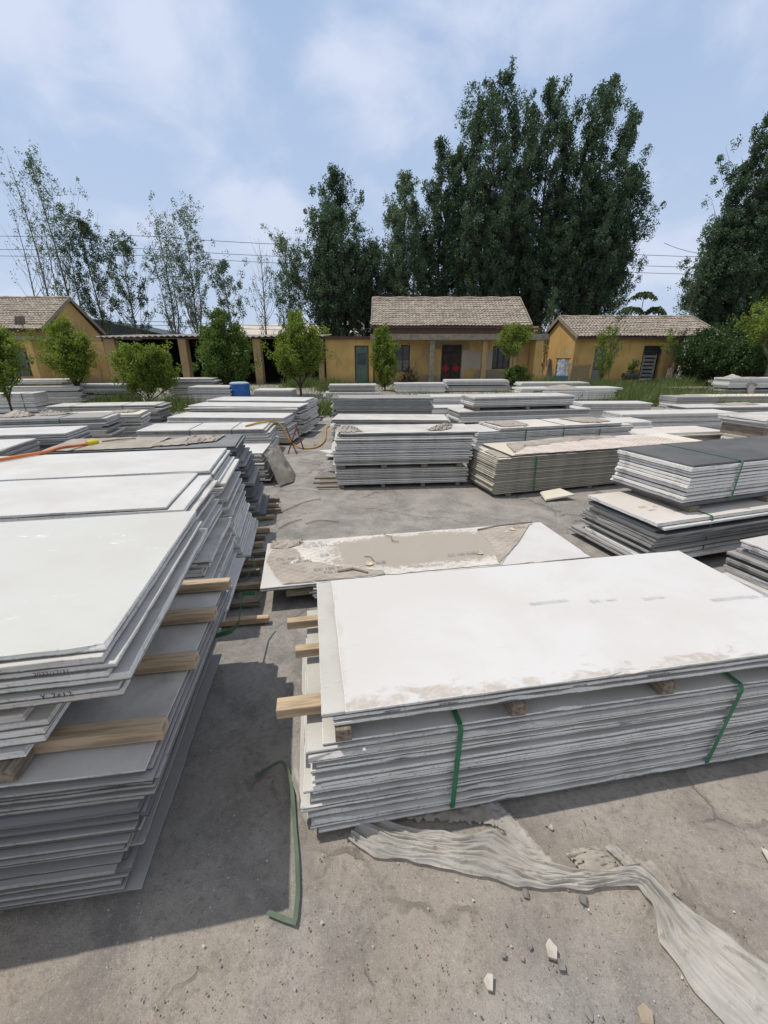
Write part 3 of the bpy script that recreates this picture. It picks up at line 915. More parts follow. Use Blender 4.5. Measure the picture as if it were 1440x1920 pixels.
GREYP = (0.42, 0.40, 0.35)
M_YEL = wall_mat('ochre_plaster', (0.60, 0.40, 0.15), (0.50, 0.33, 0.125))
M_YELH = wall_mat('ochre_plaster_mended', (0.58, 0.385, 0.15), (0.46, 0.32, 0.15), [(4.95, 6.9, 1.1, 2.15, GREYP), (5.6, 8.9, 0.2, 1.15, (0.24, 0.225, 0.19)), (2.6, 3.4, 0.2, 0.75, (0.25, 0.235, 0.2)), (3.0, 5.2, 2.3, 2.8, (0.27, 0.22, 0.14))])
M_YELR = wall_mat('ochre_plaster_lighter', (0.62, 0.41, 0.155), (0.52, 0.34, 0.125), [(11.4, 12.6, 0.2, 1.5, (0.25, 0.21, 0.14))], 0.4)  # slightly lighter, less streaked ochre for the right house
M_BRICK = wall_mat('tan_brick_pier', (0.42, 0.29, 0.14), (0.33, 0.235, 0.13))
M_CONC = simple('old_concrete', (0.30, 0.27, 0.215), (0.2, 0.18, 0.145), 6, 0.95, bmp=0.3)
M_TILE = simple('clay_tile', (0.43, 0.38, 0.32), (0.25, 0.21, 0.17), 3.2, 0.95, lo=0.35, hi=0.66, stretch=(1, 1, 1), bmp=0.3)
M_BOARD = simple('dark_fascia', (0.12, 0.075, 0.055), (0.07, 0.05, 0.04), 4, 0.9, stretch=(1, 4, 8))
M_SHADE = simple('painted_shade_wall', (0.014, 0.012, 0.011), (0.008, 0.007, 0.006), 2, 0.95)  # near-black base colour paints in the shade inside the buildings
M_SHEET = simple('fibre_cement_sheet', (0.33, 0.31, 0.28), (0.17, 0.155, 0.14), 1.6, 0.9, stretch=(1, 3, 1))
M_GDOOR = simple('green_door_paint', (0.075, 0.135, 0.11), (0.13, 0.16, 0.135), 4, 0.6)
M_DDOOR = simple('dark_door_paint', (0.035, 0.026, 0.024), (0.06, 0.045, 0.04), 4, 0.7)
M_GREYDOOR = simple('grey_door_paint', (0.20, 0.215, 0.215), (0.13, 0.135, 0.135), 3, 0.7)
M_RED = simple('red_paper', (0.40, 0.02, 0.025), (0.30, 0.015, 0.02), 6, 0.7)
M_GLASS = simple('dusty_window_glass', (0.035, 0.05, 0.055), (0.06, 0.075, 0.08), 2, 0.15, spec=0.6)
M_IRON = simple('dark_iron', (0.05, 0.05, 0.05), (0.10, 0.075, 0.055), 12, 0.7)
M_CURTAIN = simple('pale_curtain', (0.38, 0.38, 0.36), (0.22, 0.22, 0.21), 8, 0.9, stretch=(8, 1, 1))
M_SLATEROOF = simple('blue_grey_sheet_roof', (0.045, 0.06, 0.075), (0.065, 0.08, 0.095), 1.0, 0.7)
M_BEIGEROOF = simple('beige_sheet_roof', (0.55, 0.50, 0.43), (0.45, 0.40, 0.35), 0.7, 0.8)
M_BLUE = simple('blue_plastic', (0.012, 0.085, 0.30), (0.03, 0.12, 0.36), 5, 0.5)
M_FOIL = simple('crinkled_silver_foil', (0.62, 0.63, 0.64), (0.36, 0.37, 0.38), 9, 0.35, metal=0.6, bmp=0.8)
M_BLACK = simple('black_sheet_metal', (0.025, 0.025, 0.025), (0.05, 0.045, 0.04), 8, 0.6)
M_RUST = simple('rusty_red_steel', (0.13, 0.04, 0.03), (0.07, 0.035, 0.025), 9, 0.8)


def wall_xz(name, x0, x1, z0, z1, y, th, holes, mat, parent):
    """front wall in the xz plane with openings and their reveals"""
    xs_ = sorted({x0, x1, *[h[0] for h in holes], *[h[1] for h in holes]})
    zs_ = sorted({z0, z1, *[h[2] for h in holes], *[h[3] for h in holes]})
    mb = MB()
    for i in range(len(xs_) - 1):
        for j in range(len(zs_) - 1):
            cx, cz = (xs_[i] + xs_[i + 1]) / 2, (zs_[j] + zs_[j + 1]) / 2
            if any(h[0] < cx < h[1] and h[2] < cz < h[3] for h in holes):
                continue
            a, b, c_, d = xs_[i], xs_[i + 1], zs_[j], zs_[j + 1]
            mb.add([(a, y, c_), (b, y, c_), (b, y, d), (a, y, d)], [(0, 1, 2, 3)])
            mb.add([(a, y + th, c_), (b, y + th, c_), (b, y + th, d), (a, y + th, d)], [(3, 2, 1, 0)])
    for a, b, c_, d in holes:
        v = [(a, y, c_), (b, y, c_), (b, y, d), (a, y, d), (a, y + th, c_), (b, y + th, c_), (b, y + th, d), (a, y + th, d)]
        mb.add(v, [(0, 4, 5, 1), (1, 5, 6, 2), (2, 6, 7, 3), (3, 7, 4, 0)])
    v = [(x0, y, z0), (x1, y, z0), (x1, y, z1), (x0, y, z1), (x0, y + th, z0), (x1, y + th, z0), (x1, y + th, z1), (x0, y + th, z1)]
    mb.add(v, [(0, 3, 7, 4), (1, 5, 6, 2), (3, 2, 6, 7)])
    return mb.build(name, mat, parent)


def tile_slope(mb, x0, x1, ye, ze, yr, zr, nrow, seed):
    """overlapping courses of wavy clay tiles between eave and ridge"""
    rr = random.Random(seed)
    ncol = int((x1 - x0) / 0.052)
    v, f = [], []
    n = 0
    for r_ in range(nrow):
        t0, t1 = r_ / nrow - 0.004, (r_ + 1.12) / nrow
        ox, oz = rr.uniform(-0.02, 0.02), rr.uniform(-0.012, 0.012)
        base = len(v)
        lift0, lift1 = 0.075, 0.012
        rowz = [rr.uniform(-0.008, 0.008) for _ in range(ncol // 4 + 2)]
        for (t, lift) in ((t0, lift0 - 0.045), (t0, lift0), (t1, lift1)):
            for i in range(ncol + 1):
                x = x0 + (x1 - x0) * i / ncol
                w = 0.018 * math.sin((x + ox) * 2 * math.pi / 0.208) + rowz[i // 4]
                sag = -0.05 * math.sin(math.pi * t) * math.sin(math.pi * (x - x0) / (x1 - x0)) + 0.012 * math.sin(x * 1.3 + seed)
                v.append((x, ye + (yr - ye) * t, ze + (zr - ze) * t + lift + w * (1 if lift > 0 else 0) + oz + sag))
        for k in range(2):
            for i in range(ncol):
                a = base + k * (ncol + 1) + i
                f.append((a, a + 1, a + ncol + 2, a + ncol + 1))
    mb.add(v, f)


def gable_roof(parent, x0, x1, ye, ze, yr, zr, yb, zb, nrow, seed):
    mb = MB()
    tile_slope(mb, x0, x1, ye, ze, yr, zr, nrow, seed)
    tile_slope(mb, x0, x1, yb, zb, yr, zr, nrow, seed + 3)
    roof = mb.build('roof', M_TILE, parent)
    r2_ = MB()
    pts = [(x0 - 0.02 + (x1 - x0 + 0.04) * i / 24, yr, zr + 0.05 + 0.02 * math.sin(i * 1.7)) for i in range(25)]
    r2_.tube(pts, 0.075, 6)
    r2_.build('ridge_cap', M_TILE, roof)
    d = MB()      # underside boards
    d.add([(x0, ye, ze - 0.06), (x1, ye, ze - 0.06), (x1, yr, zr - 0.06), (x0, yr, zr - 0.06)], [(3, 2, 1, 0)])
    d.add([(x0, yb, zb - 0.06), (x1, yb, zb - 0.06), (x1, yr, zr - 0.06), (x0, yr, zr - 0.06)], [(0, 1, 2, 3)])
    d.box(x0, x1, ye + 0.02, ye + 0.06, ze - 0.14, ze - 0.01)
    d.build('eave_board', M_BOARD, roof)
    for xx in (x0 - 0.05, x1 + 0.01):   # barge strips along the gable edges
        b = MB()
        for (ya, za, yb_, zb_) in ((ye - 0.02, ze, yr, zr), (yb, zb, yr, zr)):
            b.add([(xx, ya, za - 0.12), (xx + 0.05, ya, za - 0.12), (xx + 0.05, yb_, zb_ - 0.12), (xx, yb_, zb_ - 0.12),
                   (xx, ya, za + 0.11), (xx + 0.05, ya, za + 0.11), (xx + 0.05, yb_, zb_ + 0.11), (xx, yb_, zb_ + 0.11)],
                  [(0, 1, 5, 4), (3, 7, 6, 2), (0, 4, 7, 3), (1, 2, 6, 5), (4, 5, 6, 7), (0, 3, 2, 1)])
        b.build('barge_board', M_CONC, roof)
    return roof


def gable_wall(mb, x, y0, y1, z0, ze, yr, zr, th=0.24, s=1):
    v = [(x, y0, z0), (x, y1, z0), (x, y1, ze), (x, yr, zr), (x, y0, ze)]
    v += [(x - s * th, *p[1:]) for p in v]
    f = [(0, 1, 2, 3, 4), (9, 8, 7, 6, 5), (0, 5, 6, 1), (1, 6, 7, 2), (2, 7, 8, 3), (3, 8, 9, 4), (4, 9, 5, 0)]
    if s < 0:
        f = [tuple(reversed(q)) for q in f]
    mb.add(v, f)


def window(parent, x0, x1, z0, z1, y, bars=0, frame=M_IRON, fw=0.05, curtain=0.0, mull=1, glass=None):
    b = MB()
    for (a, b2, c_, d) in ((x0, x1, z0, z0 + fw), (x0, x1, z1 - fw, z1), (x0, x0 + fw, z0 + fw, z1 - fw), (x1 - fw, x1, z0 + fw, z1 - fw)):
        b.box(a, b2, y, y + 0.06, c_, d)
    for i in range(1, mull + 1):
        xx = x0 + (x1 - x0) * i / (mull + 1)
        b.box(xx - fw / 2, xx + fw / 2, y + 0.002, y + 0.055, z0 + fw, z1 - fw)
    w = b.build('window', frame, parent)
    g = MB().box(x0 + fw, x1 - fw, y + 0.062, y + 0.07, z0 + fw, z1 - fw)
    g.build('pane', glass or M_GLASS, w)
    if curtain:
        g = MB().box(x0 + fw, x1 - fw, y + 0.045, y + 0.06, z0 + fw, z0 + (z1 - z0) * curtain)
        g.build('curtain', M_CURTAIN, w)
    if bars:
        g = MB()
        for i in range(bars):
            xx = x0 + (x1 - x0) * (i + .5) / bars
            g.tube([(xx, y - 0.02, z0), (xx, y - 0.02, z1)], 0.009, 5)
        for zz_ in (z0 + (z1 - z0) * .33, z0 + (z1 - z0) * .66):
            g.box(x0, x1, y - 0.035, y - 0.03, zz_ - 0.01, zz_ + 0.01)
        g.build('window_bars', M_IRON, w)
    return w


ZB = 0.22
# ---- house in the middle
H = empty('tiled_house', (0, 0, 0))
tag(H, 'ochre house with clay tile roof, columned porch and flat-roofed side room', 'house')
HX0, HX1, HY = -0.62, 8.75, 27.6
wall_xz('front_wall', HX0, 9.4, ZB, 3.62, HY, 0.24, [(0.72, 1.60, 1.0, 2.55), (3.55, 4.85, ZB + 0.08, 2.6), (6.75, 7.85, 1.15, 2.5)], M_YELH, H)
mb = MB()
gable_wall(mb, HX0, HY + 0.24, 33.2, ZB, 3.6, 30.4, 5.3, 0.24, -1)
gable_wall(mb, HX1, HY + 0.24, 33.2, ZB, 3.6, 30.4, 5.3, 0.24, 1)
mb.box(HX0 + .24, HX1 - .24, 33.0, 33.2, ZB, 3.6)
mb.build('gable_walls' if False else 'gable_wall', M_YEL, H)
gable_roof(H, HX0 - 0.12, HX1 + 0.12, 27.35, 3.62, 30.4, 5.42, 33.4, 3.62, 14, 3)
pb = MB()
pb.box(1.0 - 1.8, 9.62, 26.35, 27.58, 2.92, 3.05)
pb.box(-0.8, 9.62, 26.3, 26.42, 2.80, 3.12)
pr = pb.build('porch_roof', M_CONC, H)
MB().box(-0.6, 9.5, 27.50, 27.585, 3.06, 3.5).build('fascia_band', M_BOARD, H)
for i, xx in enumerate((2.86, 6.0)):
    MB().box(xx - 0.14, xx + 0.14, 26.5, 26.78, ZB - .05, 2.8).build('porch_column', M_CONC if i == 0 else M_BRICK, H)
MB().box(8.95, 9.4, 26.4, 27.55, ZB, 2.79).build('porch_pier', M_YEL, H)
MB().box(0.9, 9.3, 26.9, 27.55, ZB - 0.1, ZB + 0.05).build('porch_floor', M_CONC, H)
dr = MB()
dr.box(3.6, 4.19, HY + 0.08, HY + 0.13, 0.32, 2.1)
dr.box(4.205, 4.8, HY + 0.08, HY + 0.13, 0.32, 2.1)
dr.box(3.6, 4.8, HY + 0.09, HY + 0.12, 2.12, 2.56)
for xx in (3.66, 4.27):
    for z in (0.45, 1.3):
        dr.box(xx, xx + 0.46, HY + 0.066, HY + 0.078, z, z + 0.7)
dr_o = dr.build('double_door', M_DDOOR, H)
for xx in (3.87, 4.52):
    m4 = Matrix.Translation((xx, HY + 0.05, 1.2)) @ Matrix.Rotation(R(45), 4, 'Y')
    MB().box(-0.17, 0.17, 0, 0.006, -0.17, 0.17, m4).build('red_paper_diamond', M_RED, dr_o)
fm = MB()
fm.box(3.55, 3.6, HY + 0.03, HY + 0.14, 0.3, 2.6).box(4.8, 4.85, HY + 0.03, HY + 0.14, 0.3, 2.6).box(3.6, 4.8, HY + 0.03, HY + 0.14, 2.56, 2.6)
fm.build('door_frame', M_OLDWOOD, dr_o)
window(H, 0.72, 1.60, 1.0, 2.55, HY + 0.1, bars=8, curtain=0.42)
window(H, 6.75, 7.85, 1.15, 2.5, HY + 0.1, bars=9, mull=2)
# side room with flat roof
wall_xz('side_room_wall', -3.52, -0.66, ZB, 2.86, 26.8, 0.22, [(-1.77, -0.93, ZB + 0.08, 2.5)], M_YEL, H)
sr = MB()
sr.box(-3.52, -3.3, 27.02, 30.0, ZB, 2.86)
sr.box(-3.3, -0.66, 29.8, 30.0, ZB, 2.86)
sr.build('side_room_walls' if False else 'side_room_back_wall', M_YEL, H)
fr_ = MB()
fr_.box(-3.7, -0.62, 26.6, 30.2, 2.86, 3.0)
fr_.build('flat_roof', M_BOARD, H)
gd = MB()
gd.box(-1.72, -0.98, 26.88, 26.92, 0.32, 1.42)
gd.box(-1.72, -0.98, 26.88, 26.92, 2.08, 2.46)
gd.box(-1.72, -1.62, 26.88, 26.92, 1.42, 2.08).box(-1.08, -0.98, 26.88, 26.92, 1.42, 2.08)
gdo = gd.build('green_door', M_GDOOR, H)
g2 = MB()
for i in range(6):
    g2.tube([(-1.56 + i * .085, 26.875, 1.4), (-1.56 + i * .085, 26.875, 2.1)], 0.008, 5)
g2.build('door_grille', M_IRON, gdo)
MB().box(-1.62, -1.08, 26.925, 26.935, 1.42, 2.08).build('door_pane', M_GLASS, gdo)
MB().tube([(-2.55, 27.4, 3.0), (-2.55, 27.4, 3.42)], 0.09, 8).tube([(-2.55, 27.4, 3.42), (-2.55, 27.4, 3.5)], 0.14, 8).build('chimney_pipe', M_BLACK, H)

# ---- right house
H = empty('tiled_house')
tag(H, 'small ochre house with tile roof and a slatted door standing ajar', 'house')
RX0, RX1 = 11.42, 17.9
wall_xz('front_wall', RX0, RX1, ZB, 2.95, 26.8, 0.24, [(12.68, 13.42, ZB + .06, 2.45), (15.6, 16.72, ZB + .06, 2.5)], M_YELR, H)
mb = MB()
gable_wall(mb, RX0, 27.04, 32.2, ZB, 2.95, 29.6, 4.1, 0.24, -1)
gable_wall(mb, RX1, 27.04, 32.2, ZB, 2.95, 29.6, 4.1, 0.24, 1)
mb.box(RX0 + .24, RX1 - .24, 32.0, 32.2, ZB, 2.95)
mb.build('gable_wall', M_YELR, H)
gable_roof(H, RX0 - 0.1, 19.9, 26.35, 2.98, 29.6, 4.25, 32.6, 2.98, 11, 8)
gd = MB().box(12.72, 13.38, 26.9, 26.95, 0.3, 1.1).box(12.72, 12.82, 26.9, 26.95, 1.1, 2.42).box(13.28, 13.38, 26.9, 26.95, 1.1, 2.42).box(12.82, 13.28, 26.9, 26.95, 2.28, 2.42)
gdo = gd.build('grey_door', M_GREYDOOR, H)
MB().box(12.82, 13.28, 26.92, 26.93, 1.1, 2.28).build('door_pane', M_GLASS, gdo)
window(H, 15.6, 16.72, 2.02, 2.5, 26.88, bars=10, mull=0)
b = MB()
mt = Matrix.Translation((15.64, 26.78, 0)) @ Matrix.Rotation(R(-28), 4, 'Z')
b.box(0, 0.08, 0, 0.04, 0.3, 2.0, mt).box(0.62, 0.7, 0, 0.04, 0.3, 2.0, mt)
for i in range(8):
    b.box(0.08, 0.62, 0.005, 0.035, 0.32 + i * 0.215, 0.46 + i * 0.215, mt)
b.build('slatted_door', M_GREYDOOR, H)
MB().box(15.5, 17.5, 30.2, 30.25, 0.3, 2.8).build('inner_wall', M_SHADE, H)

# ---- left house
H = empty('tiled_house')
tag(H, 'ochre gable house with tile roof and wide dark windows by open shed', 'house')
LX0, LX1, LY0, LY1, LYR = -31.0, -19.75, 26.4, 31.4, 28.95
wall_xz('front_wall', LX0, LX1, ZB, 3.3, LY0, 0.24, [(-23.4, -20.75, 0.75, 2.35)], M_YEL, H)
mb = MB()
gable_wall(mb, LX1, LY0 + .24, LY1, ZB, 3.3, LYR, 5.2, 0.24, 1)
mb.box(LX0, LX1 - .24, LY1 - .24, LY1, ZB, 3.3)
mb.build('gable_wall', M_YEL, H)
gable_roof(H, LX0, LX1 + 0.12, 26.0, 3.36, LYR, 5.28, 31.8, 3.36, 14, 5)
window(H, -23.4, -20.75, 0.75, 2.35, LY0 + 0.08, mull=3, frame=M_GREYDOOR, glass=simple('teal_window_glass', (0.05, 0.085, 0.09), (0.07, 0.11, 0.115), 1.2, 0.12, spec=0.6))
MB().box(-26, -19.6, 25.35, 26.38, 2.78, 2.95).build('entrance_canopy', M_CONC, H)
MB().box(-20.45, -20.05, 25.5, 26.38, ZB, 2.78).build('canopy_pier', M_YEL, H)
s_ = empty('solar_floodlight', (-21.1, 26.3, 3.5))
tag(s_, 'small dark lamp panel on a bracket at the left house eave', 'floodlight')
MB().box(-0.28, 0.28, 0, 0.05, 0.12, 0.62, Matrix.Rotation(R(-20), 4, 'X')).build('panel', M_IRON, s_)
MB().tube([(-0.22, 0, -0.06), (-0.1, 0.02, 0.3)], 0.02, 6).tube([(0.22, 0, -0.06), (0.1, 0.02, 0.3)], 0.02, 6).build('bracket', M_IRON, s_)
# low wall between the gable and the shed
w_ = MB()
w_.box(-19.5, -16.55, 28.2, 28.4, ZB, 2.75)
o = w_.build('yard_wall', M_YEL)
tag(o, 'short ochre wall joining the left gable house and the shed', 'wall', kind='thing')

# ---- open shed
H = empty('open_shed')
tag(H, 'long low open shed with tan piers and dark shaded inside', 'shed')
sh = MB()
SX0, SX1 = -16.9, -3.62
n_ = 150
v, f = [], []
for j, (yy, zz_) in enumerate(((26.2, 2.98), (29.0, 3.16), (31.6, 3.32))):
    for i in range(n_ + 1):
        x = SX0 + (SX1 - SX0) * i / n_
        jag = (0.10 * ((i * 7919) % 13) / 13 * (1 if (i // 9) % 3 == 0 else 0.2)) if j == 0 else 0
        v.append((x, yy + jag, zz_ + 0.035 * math.sin(i * math.pi / 2) + 0.03 * math.sin(x * 0.9)))
for j in range(2):
    for i in range(n_):
        a = j * (n_ + 1) + i
        f.append((a, a + 1, a + n_ + 2, a + n_ + 1))
sh.add(v, f)
b_ = len(v)
sh.add([(x, y, z - 0.03) for x, y, z in v], [tuple(reversed(q)) for q in f])
sh.build('roof', M_SHEET, H)
for xx, ww in ((-16.25, 0.32), (-11.95, 0.22), (-7.55, 0.22), (-3.78, 0.16)):
    MB().box(xx - ww, xx + ww, 26.5, 27.0, ZB - 0.05, 2.86).build('pier', M_BRICK, H)
MB().box(SX0 + .2, SX1 - .1, 26.6, 26.8, 2.865, 2.93).build('front_beam', M_OLDWOOD, H)
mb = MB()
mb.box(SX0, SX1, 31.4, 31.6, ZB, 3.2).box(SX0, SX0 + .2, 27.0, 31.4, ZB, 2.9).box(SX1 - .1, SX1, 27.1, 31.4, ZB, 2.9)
mb.build('inner_wall', M_SHADE, H)
MB().box(SX0 + .2, SX1 - .1, 27.05, 31.4, 0.28, 0.34).build('floor', M_SHADE, H)

# ---- buildings beyond
o = MB()
o.add([(-36, 45, 5.4), (-29.0, 45, 5.4), (-21.6, 45, 3.9), (-21.6, 45, 0), (-36, 45, 0), (-36, 55, 5.4), (-29, 55, 5.4), (-21.6, 55, 3.9), (-21.6, 55, 0), (-36, 55, 0)],
      [(0, 4, 3, 2, 1), (5, 6, 7, 8, 9), (0, 1, 6, 5), (1, 2, 7, 6), (2, 3, 8, 7), (3, 4, 9, 8), (4, 0, 5, 9)])
o = o.build('warehouse', M_SLATEROOF)
tag(o, 'dark blue-grey metal warehouse roof beyond the open shed', 'warehouse')
o = MB()
o.add([(-22, 60, 0.2), (0.5, 60, 0.2), (0.5, 60, 4.9), (-22, 60, 4.4), (-22, 68, 6.3), (0.5, 68, 6.6), (0.5, 68, 0.2), (-22, 68, 0.2)], [(0, 1, 2, 3), (3, 2, 5, 4), (1, 6, 5, 2), (0, 3, 4, 7), (7, 4, 5, 6)])
o = o.build('factory_hall', M_BEIGEROOF)
tag(o, 'long beige factory hall glimpsed between the trees', 'factory')

# ---- utility lines
M_WIRE = simple('cable_black', (0.03, 0.03, 0.033), None, 3, 0.6)
for i, (x0, z0_, x1, z1_, y0, y1, lab) in enumerate((
        (-75, 17.0, 60, 13.6, 60, 60, 'topmost of the overhead cables behind the poplars'), (-75, 15.6, 60, 12.6, 60.5, 60.5, 'middle overhead cable behind the poplars'), (-75, 15.0, 60, 11.9, 61, 61, 'lowest of the three close overhead cables behind the poplars'),
        (-75, 6.4, 60, 5.6, 58, 58, 'low overhead cable just above the shed roof'), (-75, 5.9, 60, 5.3, 58.5, 58.5, 'lowest overhead cable near the shed roof'), (33, 14.4, 60, 11.3, 57, 57, 'steep cable crossing the gap before the right poplar'))):
    pts = []
    for k in range(41):
        t = k / 40
        sag = 1.1 * 4 * ((t * 3) % 1) * (1 - (t * 3) % 1)
        pts.append((x0 + (x1 - x0) * t, y0, z0_ + (z1_ - z0_) * t - sag * .5))
    o = MB().tube(pts, 0.03, 4).build('power_line', M_WIRE)
    tag(o, lab, 'cable', 'overhead power lines')

# ------------------------------------------------------------------ plants
def leaf_mat(name, a, b, tr=0.35, rough=0.55):
    m = bpy.data.materials.new(name)
    m.use_nodes = True
    nb = NB(m.node_tree)
    nb.n.remove(nb.n['Principled BSDF'])
    out = nb.n['Material Output']
    geo = nb.new('ShaderNodeNewGeometry')
    tcn = nb.new('ShaderNodeTexCoord')
    n1 = nb.noise(tcn.outputs['Object'], 0.9, 3, 0.6)
    f = nb.math('ADD', nb.math('MULTIPLY', geo.outputs['Random Per Island'], 0.6), nb.math('MULTIPLY', nb.ramp(n1, 0.3, 0.7), 0.4))
    c = nb.mix(f, a, b)
    d = nb.new('ShaderNodeBsdfDiffuse')
    t = nb.new('ShaderNodeBsdfTranslucent')
    g = nb.new('ShaderNodeBsdfGlossy')
    g.inputs['Roughness'].default_value = rough
    nb.link(c, d.inputs['Color'])
    nb.link(nb.mix(0.5, c, (b[0] * 1.3, b[1] * 1.35, b[2] * 0.6)), t.inputs['Color'])
    g.inputs['Color'].default_value = (0.5, 0.55, 0.5, 1)
    m1 = nb.new('ShaderNodeMixShader')
    m1.inputs[0].default_value = tr
    nb.link(d.outputs[0], m1.inputs[1])
    nb.link(t.outputs[0], m1.inputs[2])
    m2 = nb.new('ShaderNodeMixShader')
    m2.inputs[0].default_value = 0.06
    nb.link(m1.outputs[0], m2.inputs[1])
    nb.link(g.outputs[0], m2.inputs[2])
    nb.link(m2.outputs[0], out.inputs['Surface'])
    return m


L_POP = leaf_mat('poplar_leaf', (0.035, 0.072, 0.042), (0.085, 0.14, 0.075), 0.3)
L_POPL = leaf_mat('young_poplar_leaf', (0.07, 0.12, 0.07), (0.13, 0.19, 0.11), 0.35)
L_SAP = leaf_mat('sapling_leaf', (0.095, 0.155, 0.02), (0.23, 0.30, 0.04), 0.4)
L_SAPD = leaf_mat('dense_sapling_leaf', (0.05, 0.10, 0.02), (0.14, 0.21, 0.035), 0.35)
L_BUSH = leaf_mat('hedge_leaf', (0.022, 0.05, 0.016), (0.06, 0.11, 0.025), 0.3)
L_GRASS = leaf_mat('grass_blade', (0.075, 0.12, 0.03), (0.17, 0.22, 0.07), 0.3)
M_BARK = simple('grey_bark', (0.20, 0.175, 0.15), (0.10, 0.085, 0.07), 4, 0.95, stretch=(3, 3, 1), bmp=0.3)
M_BARKD = simple('dark_bark', (0.07, 0.055, 0.045), (0.04, 0.032, 0.028), 6, 0.95)


def leaves(P, size, g, mat, name, parent, droop=0.35, aspect=0.62):
    """one bent leaf (diamond) at each point"""
    P = np.asarray(P, dtype=np.float64).reshape(-1, 3)
    n = len(P)
    a = g.normal(size=(n, 3))
    a[:, 2] -= droop
    a /= np.linalg.norm(a, axis=1, keepdims=True)
    b = np.cross(a, g.normal(size=(n, 3)))
    b /= np.linalg.norm(b, axis=1, keepdims=True) + 1e-9
    s = size * g.uniform(0.65, 1.3, (n, 1))
    V = np.stack([P - a * s * .5, P + b * s * .5 * aspect - a * s * .08, P + a * s * .5, P - b * s * .5 * aspect - a * s * .08], 1)
    return quads_obj(name, V.reshape(-1, 3), mat, parent)


def branch_tree(kind, label, loc, h, width, group, leafmat, bark, seed, leafsize=0.15, nbr=40, per=30, start=0.18, leaders=(), env='spindle', up=2.2, trunk_r=None, tuft=0.32, droop=0.35, bare=0.0, cat='tree', lean=(0, 0), topbare=0.0):
    g = np.random.default_rng(seed)
    root = empty(kind, loc)
    tag(root, label, cat, group)
    mb = MB()
    tr = trunk_r or h * 0.012
    pts_all = []
    lh = 0.95 if kind == 'poplar_tree' else 1.0
    stems = [(0.0, 0.0, h, 1.0, 0.0)] + [(l[0], l[1], l[2] * lh, l[3], l[4]) for l in leaders]     # dx, dy, top height, width factor, start height
    for si, (dx, dy, ht, wf, sh0) in enumerate(stems):
        K = 9
        path = []
        ph = g.uniform(0, 6.28)
        for k in range(K):
            t = k / (K - 1)
            e = min(1, t * 2.2)
            e = e * e * (3 - 2 * e)
            wob = 0.012 * h * math.sin(ph + t * 5) * t
            path.append(Vector((dx * e + wob + lean[0] * t * h, dy * e + wob * .6 + lean[1] * t * h, sh0 + (ht - sh0) * t)))
        rr = [max(0.008, tr * (0.75 if si else 1) * (1 - 0.93 * k / (K - 1))) for k in range(K)]
        mb.tube(path, rr, 6)
        nb_ = int(nbr * (0.35 + 0.65 * wf) * (1 if si == 0 else 0.75))
        for i in range(nb_):
            t = start + (0.985 - start) * ((i + g.uniform(0, 1)) / nb_)
            u = (t - start) / (1 - start)
            if env == 'spindle':
                r_ = math.sin(math.pi * min(1, (u * 0.88 + 0.14))) ** 0.7
            elif env == 'pear':
                r_ = min(1, u / 0.22 + 0.25) * max(0.05, 1 - max(0, u - 0.22) / 0.82) ** 0.65
            elif env == 'column':
                r_ = min(1, u * 3 + 0.35) * min(1, (1.02 - u) * 2.1) ** 0.8
            elif env == 'cone':
                r_ = (1 - u) ** 0.75 * min(1, u * 5 + 0.45)
            elif env == 'vase':
                r_ = 0.35 + 0.75 * u if u < 0.7 else 0.9 * (1 - (u - 0.7) / 0.36)
            else:
                r_ = math.sqrt(max(0.02, 1 - (2 * u - 0.9) ** 2))
            ln = max(0.12, width * 0.5 * wf * r_ * g.uniform(0.5, 1.2))
            fi = t * (K - 1)
            k0 = min(K - 2, int(fi))
            p0 = path[k0].lerp(path[k0 + 1], fi - k0)
            az = g.uniform(0, 2 * math.pi)
            if kind in ('sapling', 'bush', 'willow_sapling'):   # lobed, uneven crowns
                ln *= 0.55 + 0.45 * abs(math.sin(az * 1.5 + seed + t * 4)) + 0.35 * (g.uniform() < 0.12)
            dirv = Vector((math.cos(az), math.sin(az), 0))
            e1 = p0 + dirv * ln * 0.55 + Vector((0, 0, ln * 0.55 * up * 0.5))
            e2 = p0 + dirv * ln + Vector((0, 0, ln * up * 0.75))
            br = max(0.006, rr[k0] * 0.38)
            mb.tube([p0, e1, e2], [br, br * .6, br * .22], 4, caps=False)
            if g.uniform() < bare:
                continue
            if topbare and t > 1 - topbare:
                continue
            nl = int(per * g.uniform(0.6, 1.4) * (0.4 + ln / (width * 0.5 + 1e-6)))
            nc = max(2, int(1.5 + ln / (tuft * 1.5)))
            q = g.uniform(0.2, 1.0, nc) ** 0.8
            cen = np.array([(p0 * (1 - s) * (1 - s) + e1 * (2 * s * (1 - s)) + e2 * s * s)[:] for s in q]) + g.normal(size=(nc, 3)) * ln * 0.13
            kk = g.integers(0, nc, nl)
            sg = tuft * g.uniform(0.45, 0.95, nc)[kk][:, None]
            dd = g.normal(size=(nl, 3))
            dd /= np.linalg.norm(dd, axis=1, keepdims=True)
            pts_all.append(cen[kk] + dd * g.uniform(size=(nl, 1)) ** 0.45 * sg * 1.5 * np.array([1, 1, 1.25]))
        if not topbare and bare < 0.5:  # feathered tip
            tip = np.array(path[-1][:])
            nl = int(per * 0.9)
            dz = g.uniform(-0.10 * h, 0.012 * h, (nl, 1))
            pts_all.append(tip + np.concatenate([g.normal(size=(nl, 2)) * tuft * (0.35 - dz * 3.5 / h), dz], 1))
    mb.build('trunk', bark, root)
    if pts_all:
        leaves(np.concatenate(pts_all), leafsize, g, leafmat, 'crown', root, droop)
    return root


GP = 'poplars behind the buildings'
